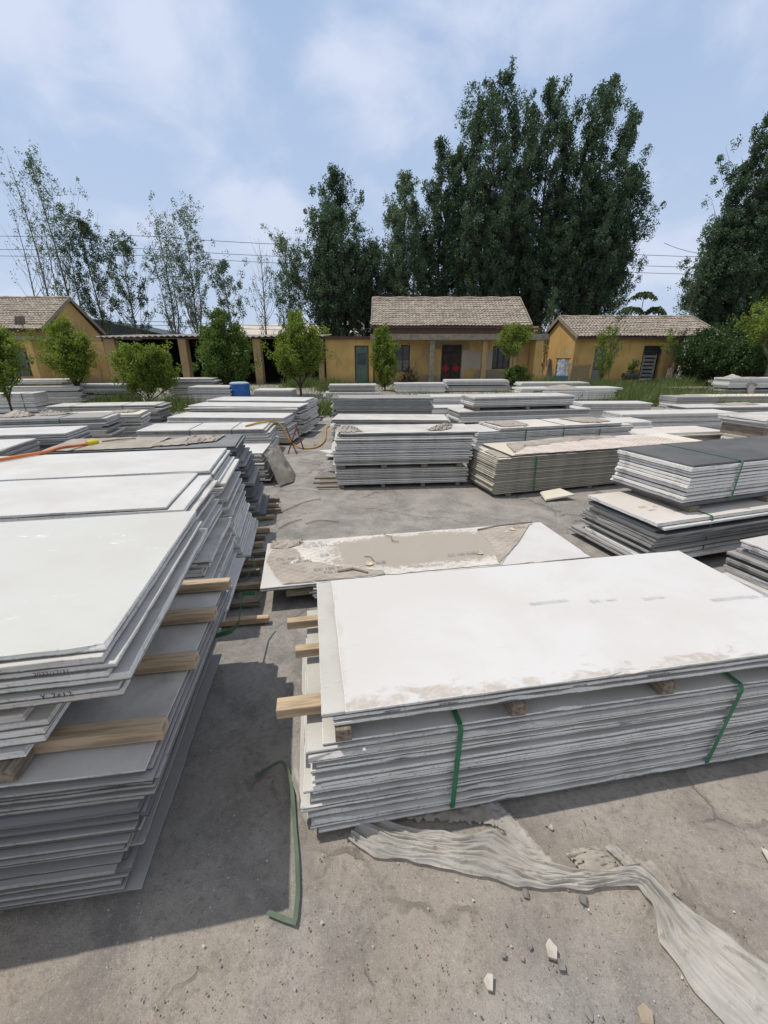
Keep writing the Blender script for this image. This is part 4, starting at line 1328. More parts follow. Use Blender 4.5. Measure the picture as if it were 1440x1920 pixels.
# sparse row at the left
SP = [
    (-28.9, 40, 16.4, 3.4, 'nearly bare poplar with two pale trunks at the left edge', 22, 5, 0.35, 0.55, L_POPL),
    (-26.5, 39, 15.9, 4.0, 'tall sparse poplar right of the nearly bare left-edge one', 40, 26, 0.25, 0.05, L_POPL),
    (-24.6, 40, 12.1, 3.6, 'leafy dark poplar rising over the left house gable', 46, 44, 0.2, 0.0, L_POP),
    (-21.8, 40, 10.6, 3.6, 'leafy dark poplar above the blue-grey warehouse roof', 44, 40, 0.15, 0.1, L_POP),
    (-18.9, 41, 12.3, 4.2, 'sparse poplar with reddish branches right of warehouse roof', 36, 16, 0.15, 0.1, L_POPL),
    (-16.4, 40, 12.7, 4.6, 'airy light poplar with clear trunk, tallest over the shed', 42, 24, 0.2, 0.0, L_POPL),
    (-13.5, 40, 9.1, 3.0, 'short pale poplar above the middle of the shed roof', 34, 34, 0.2, 0.0, L_POPL),
    (-10.4, 40, 10.9, 2.8, 'thin poplar with bare upper twigs over the shed', 30, 9, 0.2, 0.25, L_POPL),
    (-8.4, 41, 11.1, 3.4, 'loose pale poplar just left of the dense conical one', 38, 30, 0.2, 0.0, L_POPL),
]
for i, (x, y, h, w, lab, nb_, per, st, bare, lm) in enumerate(SP):
    ld = [(0.9, 0.3, h * 0.86, 0.7, 0.4)] if i in (0, 1) else ([(-0.7, 0.2, h * .8, .6, h * .2), (0.7, -.2, h * .85, .6, h * .2)] if i in (4, 5, 8) else [])
    branch_tree('poplar_tree', lab, (x, y, 0.1), h, w * 1.15, GP, lm, M_BARK, 100 + i, 0.125, int(nb_ * 1.3), int(per * 4.2), st, ld, 'vase' if i in (4, 5) else 'spindle', 2.6, 0.11, 0.25, bare=bare, topbare=0.4 if i == 7 else (0.5 if i == 0 else 0.0), lean=(-0.012 if i < 3 else 0.0, 0))
o_ = branch_tree('poplar_tree', 'nearly leafless slim poplar cut by the left picture edge', (-31.6, 42, .1), 14.0, 3.0, GP, L_POPL, M_BARK, 140, 0.16, 26, 8, 0.3, [(0.8, 0, 11, .6, 0.3)], 'spindle', 2.6, 0.1, 0.25, bare=0.5)

BIG = [
    # x, y, h, w, label, leaders
    (-4.1, 40, 15.9, 6.2, 'dense conical dark poplar left of the middle house roof', [(-1.3, 0.5, 10.2, .8, 1.0), (1.3, 0, 10.8, .8, 1.0), (0.5, -1, 13.2, .8, 1.0), (-.6, .4, 13, .7, 1.0)], 'cone', 70, 84),
    (-0.6, 41.5, 10.8, 4.0, 'low dark poplar behind the left end of the house roof', [(-1.0, 0, 8.5, .8, .6), (1.1, 0, 9.5, .8, .6)], 'spindle', 50, 70),
    (1.7, 40, 15.7, 4.0, 'slim grey-green poplar above the house roof\'s left half', [(0.8, 0.3, 14.0, .8, .6), (-0.7, 0, 12.8, .7, .6)], 'spindle', 52, 64),
    (4.6, 41, 18.3, 3.4, 'tall narrow poplar hugging the left side of the biggest clump', [(0.6, 0, 15.0, .9, .6), (-0.9, 0, 12.0, .7, .6)], 'spindle', 60, 60),
    (8.4, 40, 21.7, 6.4, 'massive dark poplar above the house roof\'s right half', [(-2.3, 0, 17.6, .55, 1.5), (-1.0, 0.5, 20.8, .5, 1.5), (1.2, -.4, 20.2, .5, 1.5), (2.2, .5, 16.6, .55, 1.5), (-2.6, .6, 11.5, .6, 1.0), (2.4, .6, 12.0, .7, 1.0), (0.3, -1.0, 14, .8, 1.0)], 'spindle', 80, 95),
    (12.9, 40.5, 21.4, 5.2, 'massive dark poplar with twin tips between two equals', [(-1.7, 0, 20.7, .42, 1.5), (1.5, 0, 19.3, .5, 1.5), (-1.4, -.5, 14.0, .75, 1.5), (1.5, -.5, 14.5, .75, 1.5), (0.4, -.8, 10.5, .9, 1.0)], 'spindle', 74, 90),
    (16.9, 40, 21.3, 5.6, 'rightmost massive poplar of the three-trunk clump', [(1.9, 0, 20.4, .48, 1.5), (-1.3, 0, 19.2, .5, 1.5), (2.9, .3, 16.6, .55, 2.0), (1.6, -.5, 13.0, .8, 1.5), (-1.5, -.5, 12.2, .75, 1.0), (2.2, 0, 9.0, .6, 1.0), (0.1, -.9, 15, .75, 1.0)], 'spindle', 80, 90),
    (29.2, 39, 19.6, 5.0, 'dense dark poplar alone by the right edge, paler leading tip', [(-1.6, 0, 16.4, .42, 1.0), (1.4, 0.2, 16.0, .7, 1.0), (-1.8, 0.4, 12.0, .7, .8), (-2.4, 0, 9.6, .6, .6), (1.8, 0, 11.0, .8, .6), (0, -.8, 13, .8, .6)], 'spindle', 84, 100),
    (33.4, 40, 18.0, 5.6, 'second dense poplar behind the right edge one', [(-1.5, 0, 15.0, .95, 1.0), (1.4, 0, 14.0, .9, 1.0)], 'spindle', 80, 90),
]
for i, (x, y, h, w, lab, ld, env, nb_, per) in enumerate(BIG):
    branch_tree('poplar_tree', lab, (x, y, 0.1), h * 0.97, w * (1.45 if i == 0 else 1.2), GP, L_POPL if i == 2 else L_POP, M_BARKD, 200 + i, 0.142, int(nb_ * 1.4), int(per * 4.0), 0.12, ld, 'column' if env == 'spindle' else env, 2.0, 0.2, 0.32, droop=0.5)
# young poplars near the houses
branch_tree('poplar_tree', 'young slim poplar between the middle and the right house', (11.5, 31.5, .2), 6.0, 1.4, 'young poplars by the houses', L_POP, M_BARK, 301, 0.11, 46, 34, 0.1, (), 'spindle', 2.4, 0.045, 0.16)
branch_tree('poplar_tree', 'thin leaning young poplar before the right house roof', (12.95, 25.2, .25), 4.9, 1.3, 'young poplars by the houses', L_POP, M_BARK, 302, 0.10, 34, 20, 0.12, (), 'spindle', 2.4, 0.03, 0.14, lean=(-0.02, 0))
branch_tree('poplar_tree', 'pale young poplar left of the right edge poplar', (25.3, 38, .1), 9.0, 2.6, 'young poplars by the houses', L_POPL, M_BARK, 303, 0.16, 36, 34, 0.15, (), 'spindle', 2.4, 0.06, 0.25)
# ailanthus-like tree with drooping fronds above the right roof
for (x, z, lab) in ((19.0, 6.1, 'palm-like sapling with feathery fronds, tallest above right house roof'), (18.3, 5.1, 'small feathery-fronded sapling left above the right house roof'), (20.1, 5.1, 'small feathery-fronded sapling right above the right house roof')):
    g = np.random.default_rng(int(x * 10))
    root = tag(empty('frond_tree', (x, 34, 0.1)), lab, 'tree', 'frond saplings behind the right house')
    mb = MB().tube([(0, 0, 0), (0.05, 0, z * .5), (0, 0, z)], [0.05, 0.04, 0.02], 6)
    pts = []
    for k in range(11):
        az = 2 * math.pi * k / 11 + g.uniform(-.2, .2)
        ln = g.uniform(0.6, 0.95)
        d = np.array([math.cos(az), math.sin(az), 0])
        el = g.uniform(0.1, 0.5)
        P3 = [np.array([0, 0, z]) + d * ln * t + np.array([0, 0, ln * (el * t - 0.75 * t * t)]) for t in np.linspace(0, 1, 8)]
        mb.tube([tuple(p) for p in P3], [0.012] * 8, 4, caps=False)
        side = np.array([-d[1], d[0], 0])
        for t in range(2, 8):
            for s in (-1, 1):
                for q in range(3):
                    pts.append(P3[t] + side * s * (0.06 + 0.06 * q) + np.array([0, 0, -0.03 * q]))
    mb.build('trunk', M_BARK, root)
    leaves(pts, 0.24, g, L_BUSH, 'crown', root, 0.8)

GS = 'saplings among the stacks'
branch_tree('sapling', 'bright green sapling cut by the left edge', (-11.9, 13.6, 0.0), 2.85, 1.37, GS, L_SAP, M_BARKD, 401, 0.081, 49, 106, 0.28, ((0.4, 0, 2.6, .8, .5), (-.4, .2, 2.7, .8, .5)), 'pear', 0.9, 0.035, 0.16, cat='sapling', droop=0.6)
branch_tree('sapling', 'airy yellow-green sapling before the left house gable', (-12.05, 17.0, 0.05), 3.08, 2.09, GS, L_SAP, M_BARKD, 402, 0.081, 49, 113, 0.26, ((0.6, 0, 2.6, .75, .6), (-.6, .2, 2.9, .75, .6), (.2, -.4, 2.3, .7, .6)), 'pear', 0.9, 0.05, 0.17, cat='sapling', droop=0.6)
branch_tree('bush', 'round bright green bush before the shed\'s left pier', (-8.98, 16.4, 0.05), 1.95, 1.45, GS, L_SAP, M_BARKD, 403, 0.076, 49, 152, 0.3, ((0.5, 0, 2.1, .8, .1), (-.5, .1, 2.15, .8, .1), (0.1, -.4, 2.2, .8, .1), (.8, .2, 1.8, .7, .1), (-.8, .2, 1.85, .7, .1)), 'round', 0.8, 0.03, 0.16, cat='bush', droop=0.5)
branch_tree('sapling', 'dense dark green sapling behind the blue barrel', (-7.05, 19.6, 0.1), 3.59, 2.23, GS, L_SAPD, M_BARKD, 404, 0.090, 68, 152, 0.12, ((0.6, 0, 3.0, .9, .2), (-.7, .2, 2.9, .9, .2), (.1, -.5, 3.2, .9, .2)), 'pear', 0.7, 0.05, 0.18, cat='sapling', droop=0.5)
branch_tree('sapling', 'broad yellow-green sapling before the shed\'s right end', (-3.85, 20.0, 0.1), 3.54, 2.16, GS, L_SAP, M_BARKD, 405, 0.085, 58, 128, 0.26, ((0.7, 0, 2.9, .8, .4), (-.7, .2, 2.7, .85, .4), (.1, -.5, 3.1, .8, .4)), 'pear', 0.8, 0.06, 0.18, cat='sapling', droop=0.6)
branch_tree('sapling', 'two-tiered sapling before the green door', (0.05, 22.3, 0.25), 3.04, 1.37, GS, L_SAP, M_BARKD, 406, 0.081, 55, 121, 0.06, ((0.25, 0, 2.5, .75, .1), (-.3, .1, 2.9, .75, .1)), 'pear', 0.9, 0.04, 0.14, cat='sapling', droop=0.6)
branch_tree('sapling', 'sapling with bare pale stem before the house\'s right window', (6.75, 23.2, 0.3), 3.04, 1.80, GS, L_SAP, M_BARK, 407, 0.081, 43, 106, 0.50, ((0.4, 0, 2.9, .7, 1.5), (-.4, 0, 2.95, .7, 1.5)), 'pear', 0.8, 0.035, 0.16, cat='sapling', droop=0.6)
branch_tree('bush', 'low dark bush at the foot of the bare-stemmed sapling', (6.9, 22.9, 0.3), 1.06, 0.86, GS, L_SAPD, M_BARKD, 408, 0.076, 31, 114, 0.05, ((.3, 0, 1.0, .8, 0), (-.3, 0, 1.0, .8, 0)), 'round', 0.7, 0.02, 0.12, cat='bush')
branch_tree('sapling', 'wispy sapling before the right house\'s grey door', (12.2, 24.6, 0.3), 3.13, 1.15, GS, L_SAP, M_BARKD, 409, 0.076, 28, 51, 0.1, ((.4, 0, 3.0, .7, .2), (-.3, 0, 2.7, .7, .2)), 'spindle', 1.3, 0.025, 0.14, cat='sapling', droop=0.7)
branch_tree('sapling', 'thin high-crowned sapling before the slatted door', (15.8, 25.0, 0.3), 3.04, 0.86, GS, L_SAP, M_BARK, 410, 0.076, 13, 32, 0.62, (), 'pear', 0.9, 0.02, 0.13, cat='sapling', droop=0.7)
branch_tree('bush', 'small grey-green bush against the right house wall', (14.55, 25.6, 0.3), 1.33, 0.65, GS, L_SAPD, M_BARKD, 411, 0.076, 21, 57, 0.25, (), 'round', 1.0, 0.02, 0.12, cat='bush')
GB = 'dark bushes right of the right house'
for i, (x, y, h, w, lab, lm) in enumerate((
        (18.3, 25.5, 3.0, 2.8, 'dark bush against the right house end wall', L_BUSH), (20.6, 26.5, 3.0, 3.4, 'dark bush second from the right house', L_BUSH), (22.6, 25.0, 3.1, 3.2, 'dark bush third from the right house', L_BUSH),
        (21.6, 23.2, 3.5, 3.0, 'yellow-green drooping bush before the dark bushes', L_SAP), (24.5, 26.5, 3.8, 3.8, 'tall dark bush beneath the right edge poplar', L_BUSH), (19.4, 23.6, 2.2, 2.4, 'low dark bush beside the leaning boards', L_BUSH))):
    branch_tree('bush', lab, (x, y, 0.25), h, w, GB, lm, M_BARKD, 450 + i, 0.10, 110, 90, 0.03, ((w * .25, 0, h * .85, .8, .1), (-w * .25, .2, h * .85, .8, .1), (0, -w * .2, h * .8, .8, .1)), 'round', 0.7, 0.03, 0.22, cat='bush', droop=0.5)
branch_tree('willow_sapling', 'bright drooping willow with grey trunk at the right edge', (18.9, 21.6, 0.3), 4.2, 3.4, None, L_SAP, M_BARK, 470, 0.10, 90, 70, 0.42, ((.6, 0, 3.6, .8, 1.2), (-.6, 0, 3.5, .8, 1.2)), 'round', 0.5, 0.11, 0.2, cat='tree', droop=1.0)

# grass and weeds (nobody could count the blades)
g = np.random.default_rng(5)
def blades(name, label, n, sampler, hh):
    P_ = sampler(n)
    a = g.uniform(0, 6.28, n)
    h = hh * g.uniform(0.4, 1.3, n)
    w = 0.011 + 0.012 * g.uniform(size=n)
    ln = g.normal(0, 0.35, (n, 2)) * h[:, None]
    dx, dy = np.cos(a) * w, np.sin(a) * w
    V = np.stack([np.stack([P_[:, 0] - dx, P_[:, 1] - dy, P_[:, 2]], 1), np.stack([P_[:, 0] + dx, P_[:, 1] + dy, P_[:, 2]], 1),
                  np.stack([P_[:, 0] + ln[:, 0], P_[:, 1] + ln[:, 1], P_[:, 2] + h], 1)], 1)
    o = quads_obj(name, V.reshape(-1, 3), L_GRASS, None, 3)
    tag(o, label, 'grass', kind='stuff')
def samp_weeds(n):
    x = np.where(g.uniform(size=n) < 0.5, g.normal(10.6, 0.9, n), g.normal(12.6, 1.6, n))
    y = g.uniform(16.6, 23.5, n)
    x = x * (0.62 + y / 52)
    return np.stack([x, y, np.vectorize(gz)(y) - 0.01], 1)
blades('weeds', 'tall green weeds between the right stacks and right house', 9000, samp_weeds, 0.5)
def samp_row(n):
    x = g.uniform(-14, 19, n)
    x += np.sin(x * 1.7) * 0.5
    y = g.uniform(18.5, 26.2, n)
    return np.stack([x, y, np.vectorize(gz)(y) - 0.01], 1)
blades('grass', 'thin rough grass before the houses and the shed', 3500, samp_row, 0.22)
def samp_cl(n):
    c_ = np.array([(-1.95, 15.0), (-8.0, 15.9), (-2.6, 22.5), (9.5, 24.8), (16.5, 24.6), (-4.6, 24.5), (-10.5, 16.8)])
    q = c_[g.integers(0, len(c_), n)]
    x = q[:, 0] + g.normal(0, 0.45, n)
    y = q[:, 1] + g.normal(0, 0.5, n)
    return np.stack([x, y, np.vectorize(gz)(y) - 0.01], 1)
blades('undergrowth', 'clumps of weeds at the stack ends and saplings', 6000, samp_cl, 0.55)

# ------------------------------------------------------------------ film, hoses, litter
from mathutils import noise as mnoise


def film_mat(name, c, alpha=0.75, tr=0.3, pattern=False, dust=None):
    m = bpy.data.materials.new(name)
    m.use_nodes = True
    nb = NB(m.node_tree)
    nb.n.remove(nb.n['Principled BSDF'])
    out = nb.n['Material Output']
    tcn = nb.new('ShaderNodeTexCoord')
    ob = tcn.outputs['Object']
    n1 = nb.noise(ob, 3.5, 6, 0.65)
    n2 = nb.noise(ob, 26, 5, 0.65)
    cc = nb.mix(nb.ramp(n1, 0.35, 0.65), c, tuple(x * 0.74 for x in c))
    cc = nb.mix(nb.math('MULTIPLY', nb.ramp(n2, 0.55, 0.7), 0.5), cc, (0.30, 0.25, 0.195))
    if pattern:
        sp = nb.new('ShaderNodeSeparateXYZ')
        nb.link(ob, sp.inputs[0])
        ln = None
        for sgn in (1, -1):
            u = nb.math('ADD', nb.math('MULTIPLY', sp.outputs[0], 9.0), nb.math('MULTIPLY', sp.outputs[1], 14.0 * sgn))
            u = nb.math('ADD', u, nb.math('MULTIPLY', n1, 0.8))
            w = nb.math('ABSOLUTE', nb.math('SUBTRACT', nb.math('FRACT', u), 0.5))
            q = nb.ramp(w, 0.1, 0.03)
            ln = q if ln is None else nb.math('MAXIMUM', ln, q)
        cc = nb.mix(nb.math('MULTIPLY', ln, 0.75 if c[0] > 0.5 else 0.22), cc, (0.70, 0.68, 0.65))
    if dust:
        x0, x1, y0, y1 = dust
        dx = nb.math('DIVIDE', nb.math('ABSOLUTE', nb.math('SUBTRACT', sp.outputs[0], (x0 + x1) / 2)), (x1 - x0) / 2)
        dy = nb.math('DIVIDE', nb.math('ABSOLUTE', nb.math('SUBTRACT', sp.outputs[1], (y0 + y1) / 2)), (y1 - y0) / 2)
        d = nb.math('SQRT', nb.math('ADD', nb.math('POWER', dx, 3.0), nb.math('POWER', dy, 3.0)))
        d = nb.math('ADD', d, nb.math('MULTIPLY', nb.math('SUBTRACT', n1, 0.5), 1.3))
        d = nb.math('ADD', d, nb.math('MULTIPLY', nb.math('SUBTRACT', n2, 0.5), 0.9))
        cc = nb.mix(nb.math('MULTIPLY', nb.ramp(d, 1.02, 0.82), 0.95), cc, (0.375, 0.335, 0.29))
    df = nb.new('ShaderNodeBsdfDiffuse')
    tl = nb.new('ShaderNodeBsdfTranslucent')
    gl = nb.new('ShaderNodeBsdfGlossy')
    gl.inputs['Roughness'].default_value = 0.42
    tp = nb.new('ShaderNodeBsdfTransparent')
    nb.link(cc, df.inputs[0])
    nb.link(cc, tl.inputs[0])
    bp = nb.new('ShaderNodeBump')
    bp.inputs['Strength'].default_value = 0.12
    bp.inputs['Distance'].default_value = 0.01
    nb.link(nb.noise(ob, 30, 4, 0.6, None, 1.0), bp.inputs['Height'])
    for q in (df, gl):
        nb.link(bp.outputs[0], q.inputs['Normal'])
    a = nb.new('ShaderNodeMixShader')
    a.inputs[0].default_value = tr
    nb.link(df.outputs[0], a.inputs[1])
    nb.link(tl.outputs[0], a.inputs[2])
    b = nb.new('ShaderNodeMixShader')
    b.inputs[0].default_value = 0.01
    nb.link(a.outputs[0], b.inputs[1])
    nb.link(gl.outputs[0], b.inputs[2])
    e = nb.new('ShaderNodeMixShader')
    e.inputs[0].default_value = alpha
    nb.link(tp.outputs[0], e.inputs[1])
    nb.link(b.outputs[0], e.inputs[2])
    nb.link(e.outputs[0], out.inputs['Surface'])
    return m


F_CLEAR = film_mat('dusty_clear_film', (0.68, 0.66, 0.62), 0.84, 0.35)
F_HAZE = film_mat('cloudy_film', (0.55, 0.51, 0.45), 0.9, 0.3)
F_BROWN = film_mat('dirty_brown_film', (0.44, 0.395, 0.345), 1.0, 0.1)
F_WRAP = film_mat('printed_wrap', (0.66, 0.62, 0.57), 1.0, 0.05, True, (0.52, 2.42, 0.10, 0.80))
F_WRAP2 = film_mat('printed_wrap_pale', (0.60, 0.52, 0.46), 1.0, 0.05, True)
F_FLAP = film_mat('printed_wrap_folded', (0.42, 0.37, 0.32), 1.0, 0.05, True)
F_SACK = film_mat('grey_sacking', (0.36, 0.33, 0.28), 1.0, 0.05)


def resample(P, n):
    P = np.asarray(P, dtype=float)
    d = np.concatenate([[0], np.cumsum(np.linalg.norm(np.diff(P, axis=0), axis=1))])
    t = np.linspace(0, d[-1], n)
    Q = np.stack([np.interp(t, d, P[:, i]) for i in range(P.shape[1])], 1)
    for _ in range(2):
        Q[1:-1] = (Q[:-2] + 2 * Q[1:-1] + Q[2:]) / 4
    return Q


def sheet(name, lo, hi, nu, nv, mat, amp=0.02, fu=2.0, fv=9.0, seed=0, parent=None, ragged=0.01, smooth=True, base=0.004, loc=None, rz=0.0, thick=0.0, tent=0.0):
    """crumpled film between two edge lines; folds run along the lines"""
    A, B = resample(lo, nu), resample(hi, nu)
    v = []
    for i in range(nu):
        u = i / (nu - 1)
        for j in range(nv):
            w = j / (nv - 1)
            p = A[i] * (1 - w) + B[i] * w
            q = Vector((u * fu + seed * 3.1, w * fv * 0.35 + 0.6 * mnoise.noise(Vector((u * fu * 1.7, seed, w))), seed * 1.7))
            r_ = 1 - abs(mnoise.noise(q)) * 2
            r2 = 1 - abs(mnoise.noise(q * 2.3)) * 2
            s = mnoise.noise(Vector((u * fu * 1.6, w * fv * 0.5, seed + 9.0)))
            edge = min(1, 5 * min(w, 1 - w) + 0.25)
            r3 = 1 - abs(mnoise.noise(q * 4.9 + Vector((3, 1, 2)))) * 2
            z = base + amp * edge * max(0, 0.5 * r_ + 0.34 * r2 + 0.07 * r3 + 0.15 * s)
            z += tent * math.sin(math.pi * u) ** 0.8 * (1 - abs(2 * w - 1)) * (0.7 + 0.6 * mnoise.noise(Vector((u * 2.5, w * 2.5, seed))))
            rg = ragged * (1 if j in (0, nv - 1) else 0.5)
            v.append((p[0] + rg * mnoise.noise(Vector((u * 23, w * 7, seed))), p[1] + rg * mnoise.noise(Vector((u * 19, w * 5, seed + 4))), p[2] + z))
    f = [(i * nv + j, (i + 1) * nv + j, (i + 1) * nv + j + 1, i * nv + j + 1) for i in range(nu - 1) for j in range(nv - 1)]
    if thick:
        n0 = len(v)
        v += [(x, y, z - thick) for x, y, z in v]
        f += [tuple(reversed([q + n0 for q in p])) for p in list(f)]
    o = mesh_obj(name, v, f, mat, parent, smooth=smooth)
    if loc is not None:
        o.location = loc
        o.rotation_euler = (0, 0, rz)
    return o


def z3(l, z=0.0):
    return [(a, b, z) for a, b in l]


fo = sheet('plastic_film', z3([(-0.15, 1.15), (-0.04, 1.085), (0.13, 1.065), (0.29, 1.035), (0.51, 0.985), (0.72, 0.972), (0.89, 0.985), (0.97, 0.985), (0.985, 0.93), (0.955, 0.82), (0.975, 0.74), (1.01, 0.66), (1.07, 0.56), (1.13, 0.47)]),
           z3([(-0.08, 1.24), (0.16, 1.185), (0.31, 1.165), (0.48, 1.19), (0.6, 1.075), (0.75, 1.03), (0.9, 1.035), (1.03, 1.06), (1.06, 0.985), (1.12, 0.905), (1.2, 0.84), (1.27, 0.77), (1.37, 0.68), (1.50, 0.58)]),
           340, 90, F_CLEAR, 0.05, 4.5, 17, 3, ragged=0.016)
tag(fo, 'torn grey translucent plastic film trailing over the ground from the front stack', 'plastic film')
sheet('torn_flap', z3([(0.40, 1.30), (0.50, 1.19), (0.56, 1.08)]), z3([(0.49, 1.34), (0.58, 1.22), (0.68, 1.06)]), 40, 14, F_CLEAR, 0.025, 5, 8, 8, fo, 0.02)
sheet('torn_flap', z3([(0.74, 1.10), (0.77, 1.05), (0.80, 1.0)]), z3([(0.87, 1.125), (0.92, 1.08), (0.95, 1.02)]), 24, 14, F_HAZE, 0.02, 3, 6, 11, fo, 0.025)
sheet('torn_flap', z3([(0.91, 1.12), (0.95, 1.06), (0.98, 1.0)]), z3([(0.955, 1.125), (1.0, 1.07), (1.03, 1.0)]), 24, 10, F_CLEAR, 0.03, 4, 8, 14, fo, 0.012)
sheet('torn_flap', z3([(1.0, 1.08), (1.03, 1.02), (1.06, 0.96)]), z3([(1.09, 1.06), (1.1, 1.0), (1.11, 0.95)]), 20, 10, F_HAZE, 0.02, 3, 6, 15, fo, 0.02)
sheet('torn_flap', z3([(0.1, 1.23), (0.3, 1.22), (0.48, 1.21)], 0.004), z3([(0.1, 1.30), (0.3, 1.33), (0.46, 1.35)], 0.004), 40, 14, F_HAZE, 0.02, 6, 6, 18, fo, 0.02)
o = sheet('plastic_film', [(-0.335, 1.78, .30), (-0.325, 1.55, .30), (-0.318, 1.38, .20), (-0.310, 1.22, .05)], [(-0.37, 1.80, .10), (-0.45, 1.60, .006), (-0.445, 1.42, .006), (-0.335, 1.2, .006)], 44, 18, F_CLEAR, 0.03, 3, 6, 21, None, 0.01)
tag(o, 'clear dusty film bulging from the left side of the front stack', 'plastic film')
o = sheet('plastic_film', [(-1.84, 6.30, .48), (-1.80, 6.7, .49), (-1.84, 7.1, .48)], [(-1.62, 6.15, .015), (-1.45, 6.4, .015), (-1.52, 6.9, .015)], 30, 20, F_SACK, 0.05, 2, 4, 24, None, 0.03)
tag(o, 'grey plastic sacking hanging off the small white-topped stack\'s end', 'plastic film')


def topsheet(pk, lo, hi, z, mat, label, amp=0.02, seed=1, nu=40, nv=16, fu=3, fv=6, ragged=0.03, thick=0.0):
    tent = amp if amp >= 0.03 else 0.0
    if tent:
        tent *= 0.8
        amp, fu, fv, ragged = 0.016, 1.6, 2.2, 0.08
    o = sheet('plastic_film', z3(lo, 0.0), z3(hi, 0.0), nu, nv, mat, amp, fu, fv, seed, None, ragged, loc=(pk.x, pk.y, z), rz=pk.rot, base=0.005, thick=thick, tent=tent)
    tag(o, label, 'plastic film', 'film scraps lying on the stacks')
    return o


topsheet(c1b, [(-0.02, .08), (0.2, .06), (0.4, .1)], [(0.02, .55), (0.15, .62), (0.3, .4)], 0.853, F_BROWN, 'pinkish crumpled film on the left of tall grey stack\'s top', 0.06, 31)
topsheet(c1b, [(1.35, .12), (1.55, .1), (1.75, .25)], [(1.55, .35), (1.75, .6), (1.9, .72)], 0.853, F_BROWN, 'crumpled film roll on the right of tall grey stack\'s top', 0.09, 33)
topsheet(p4, [(1.1, .1), (1.4, .12), (1.75, .3)], [(1.2, .45), (1.5, .7), (1.8, .74)], 0.952, F_BROWN, 'brown crumpled film on the right end of the slate stack', 0.06, 35)
topsheet(p4, [(0.03, .02), (0.6, .02), (1.1, .04)], [(0.02, .75), (0.6, .76), (1.15, .7)], 0.951, F_BROWN, 'dusty film sheet spread over the slate stack\'s left part', 0.008, 36)
topsheet(m3, [(0.9, .3), (1.2, .2), (1.5, .3)], [(1.0, .7), (1.25, .75), (1.5, .6)], 0.702, F_BROWN, 'peaked brown film scrap on the dusty ragged stack, left', 0.16, 37)
topsheet(m3, [(1.6, .45), (1.9, .4), (2.1, .5)], [(1.65, .8), (1.9, .82), (2.15, .8)], 0.702, F_BROWN, 'peaked brown film scrap on the dusty ragged stack, right', 0.14, 38)
topsheet(m3b, [(1.5, .3), (1.8, .3), (2.0, .35)], [(1.5, .8), (1.8, .85), (2.1, .8)], 0.602, F_BROWN, 'reddish film scrap on the small grey stack', 0.05, 39)
o = topsheet(c10b, [(0.04, .02), (1.6, .0), (3.2, .0)], [(0.45, .84), (1.8, .86), (3.1, .86)], 0.607, F_WRAP2, 'dusty diamond-printed film cover over the cream stack', 0.012, 41, 90, 24, 8, 6)
sheet('folded_flap', z3([(0.06, .05), (0.5, .45), (1.5, .62), (2.4, .70)], 0.0), z3([(0.32, .72), (0.9, .86), (1.6, .9), (2.4, .88)], 0.0), 70, 14, F_BROWN, 0.015, 4, 3, 42, o, 0.05, base=0.012, tent=0.05)
topsheet(c10, [(0.03, .05), (0.25, .03), (0.42, .06)], [(0.06, .5), (0.3, .6), (0.5, .5)], 0.567, F_BROWN, 'brown film patch on the cream stack\'s bare left corner', 0.012, 43)
topsheet(c9b, [(0.1, .1), (0.4, .1), (0.7, .15)], [(0.05, .8), (0.4, .8), (0.75, .7)], 0.675, F_BROWN, 'pinkish film scraps on the triple-strapped stack', 0.05, 44)
topsheet(c9b, [(1.9, .15), (2.2, .1), (2.6, .2)], [(1.8, .8), (2.2, .85), (2.6, .8)], 0.675, F_BROWN, 'dusty film strip at the triple-strapped stack\'s right end', 0.03, 45)
topsheet(c3, [(0.0, .02), (0.05, .02), (0.12, .05)], [(0.0, .3), (0.05, .4), (0.1, .3)], 1.002, F_CLEAR, 'white film tuft on the third grey stack\'s left corner', 0.08, 46)
topsheet(r6, [(1.5, .4), (2.2, .35), (2.9, .4)], [(1.5, .8), (2.2, .85), (2.9, .8)], 0.383, F_BROWN, 'film heap on the low dusty stack at the right', 0.12, 47)
topsheet(r11b, [(1.3, .3), (1.9, .3), (2.5, .4)], [(1.3, .8), (1.9, .9), (2.6, .8)], 0.702, F_BROWN, 'film heap on the strapped white stack before the weeds', 0.12, 48)
o = sheet('plastic_film', [(16.0, 19.6, 1.01), (16.4, 19.5, 1.03), (16.9, 19.6, 1.01)], [(16.25, 19.25, .35), (16.35, 19.2, .3), (16.5, 19.25, .35)], 20, 20, F_HAZE, 0.1, 2, 5, 49, None, 0.05)
tag(o, 'pale film hanging over the front of the far right stack', 'plastic film')
topsheet(r9b, [(0.1, .1), (0.5, .1), (0.8, .2)], [(0.2, .7), (0.5, .8), (0.8, .7)], 1.002, F_CLEAR, 'white film peak on top of the far right stack', 0.22, 50)

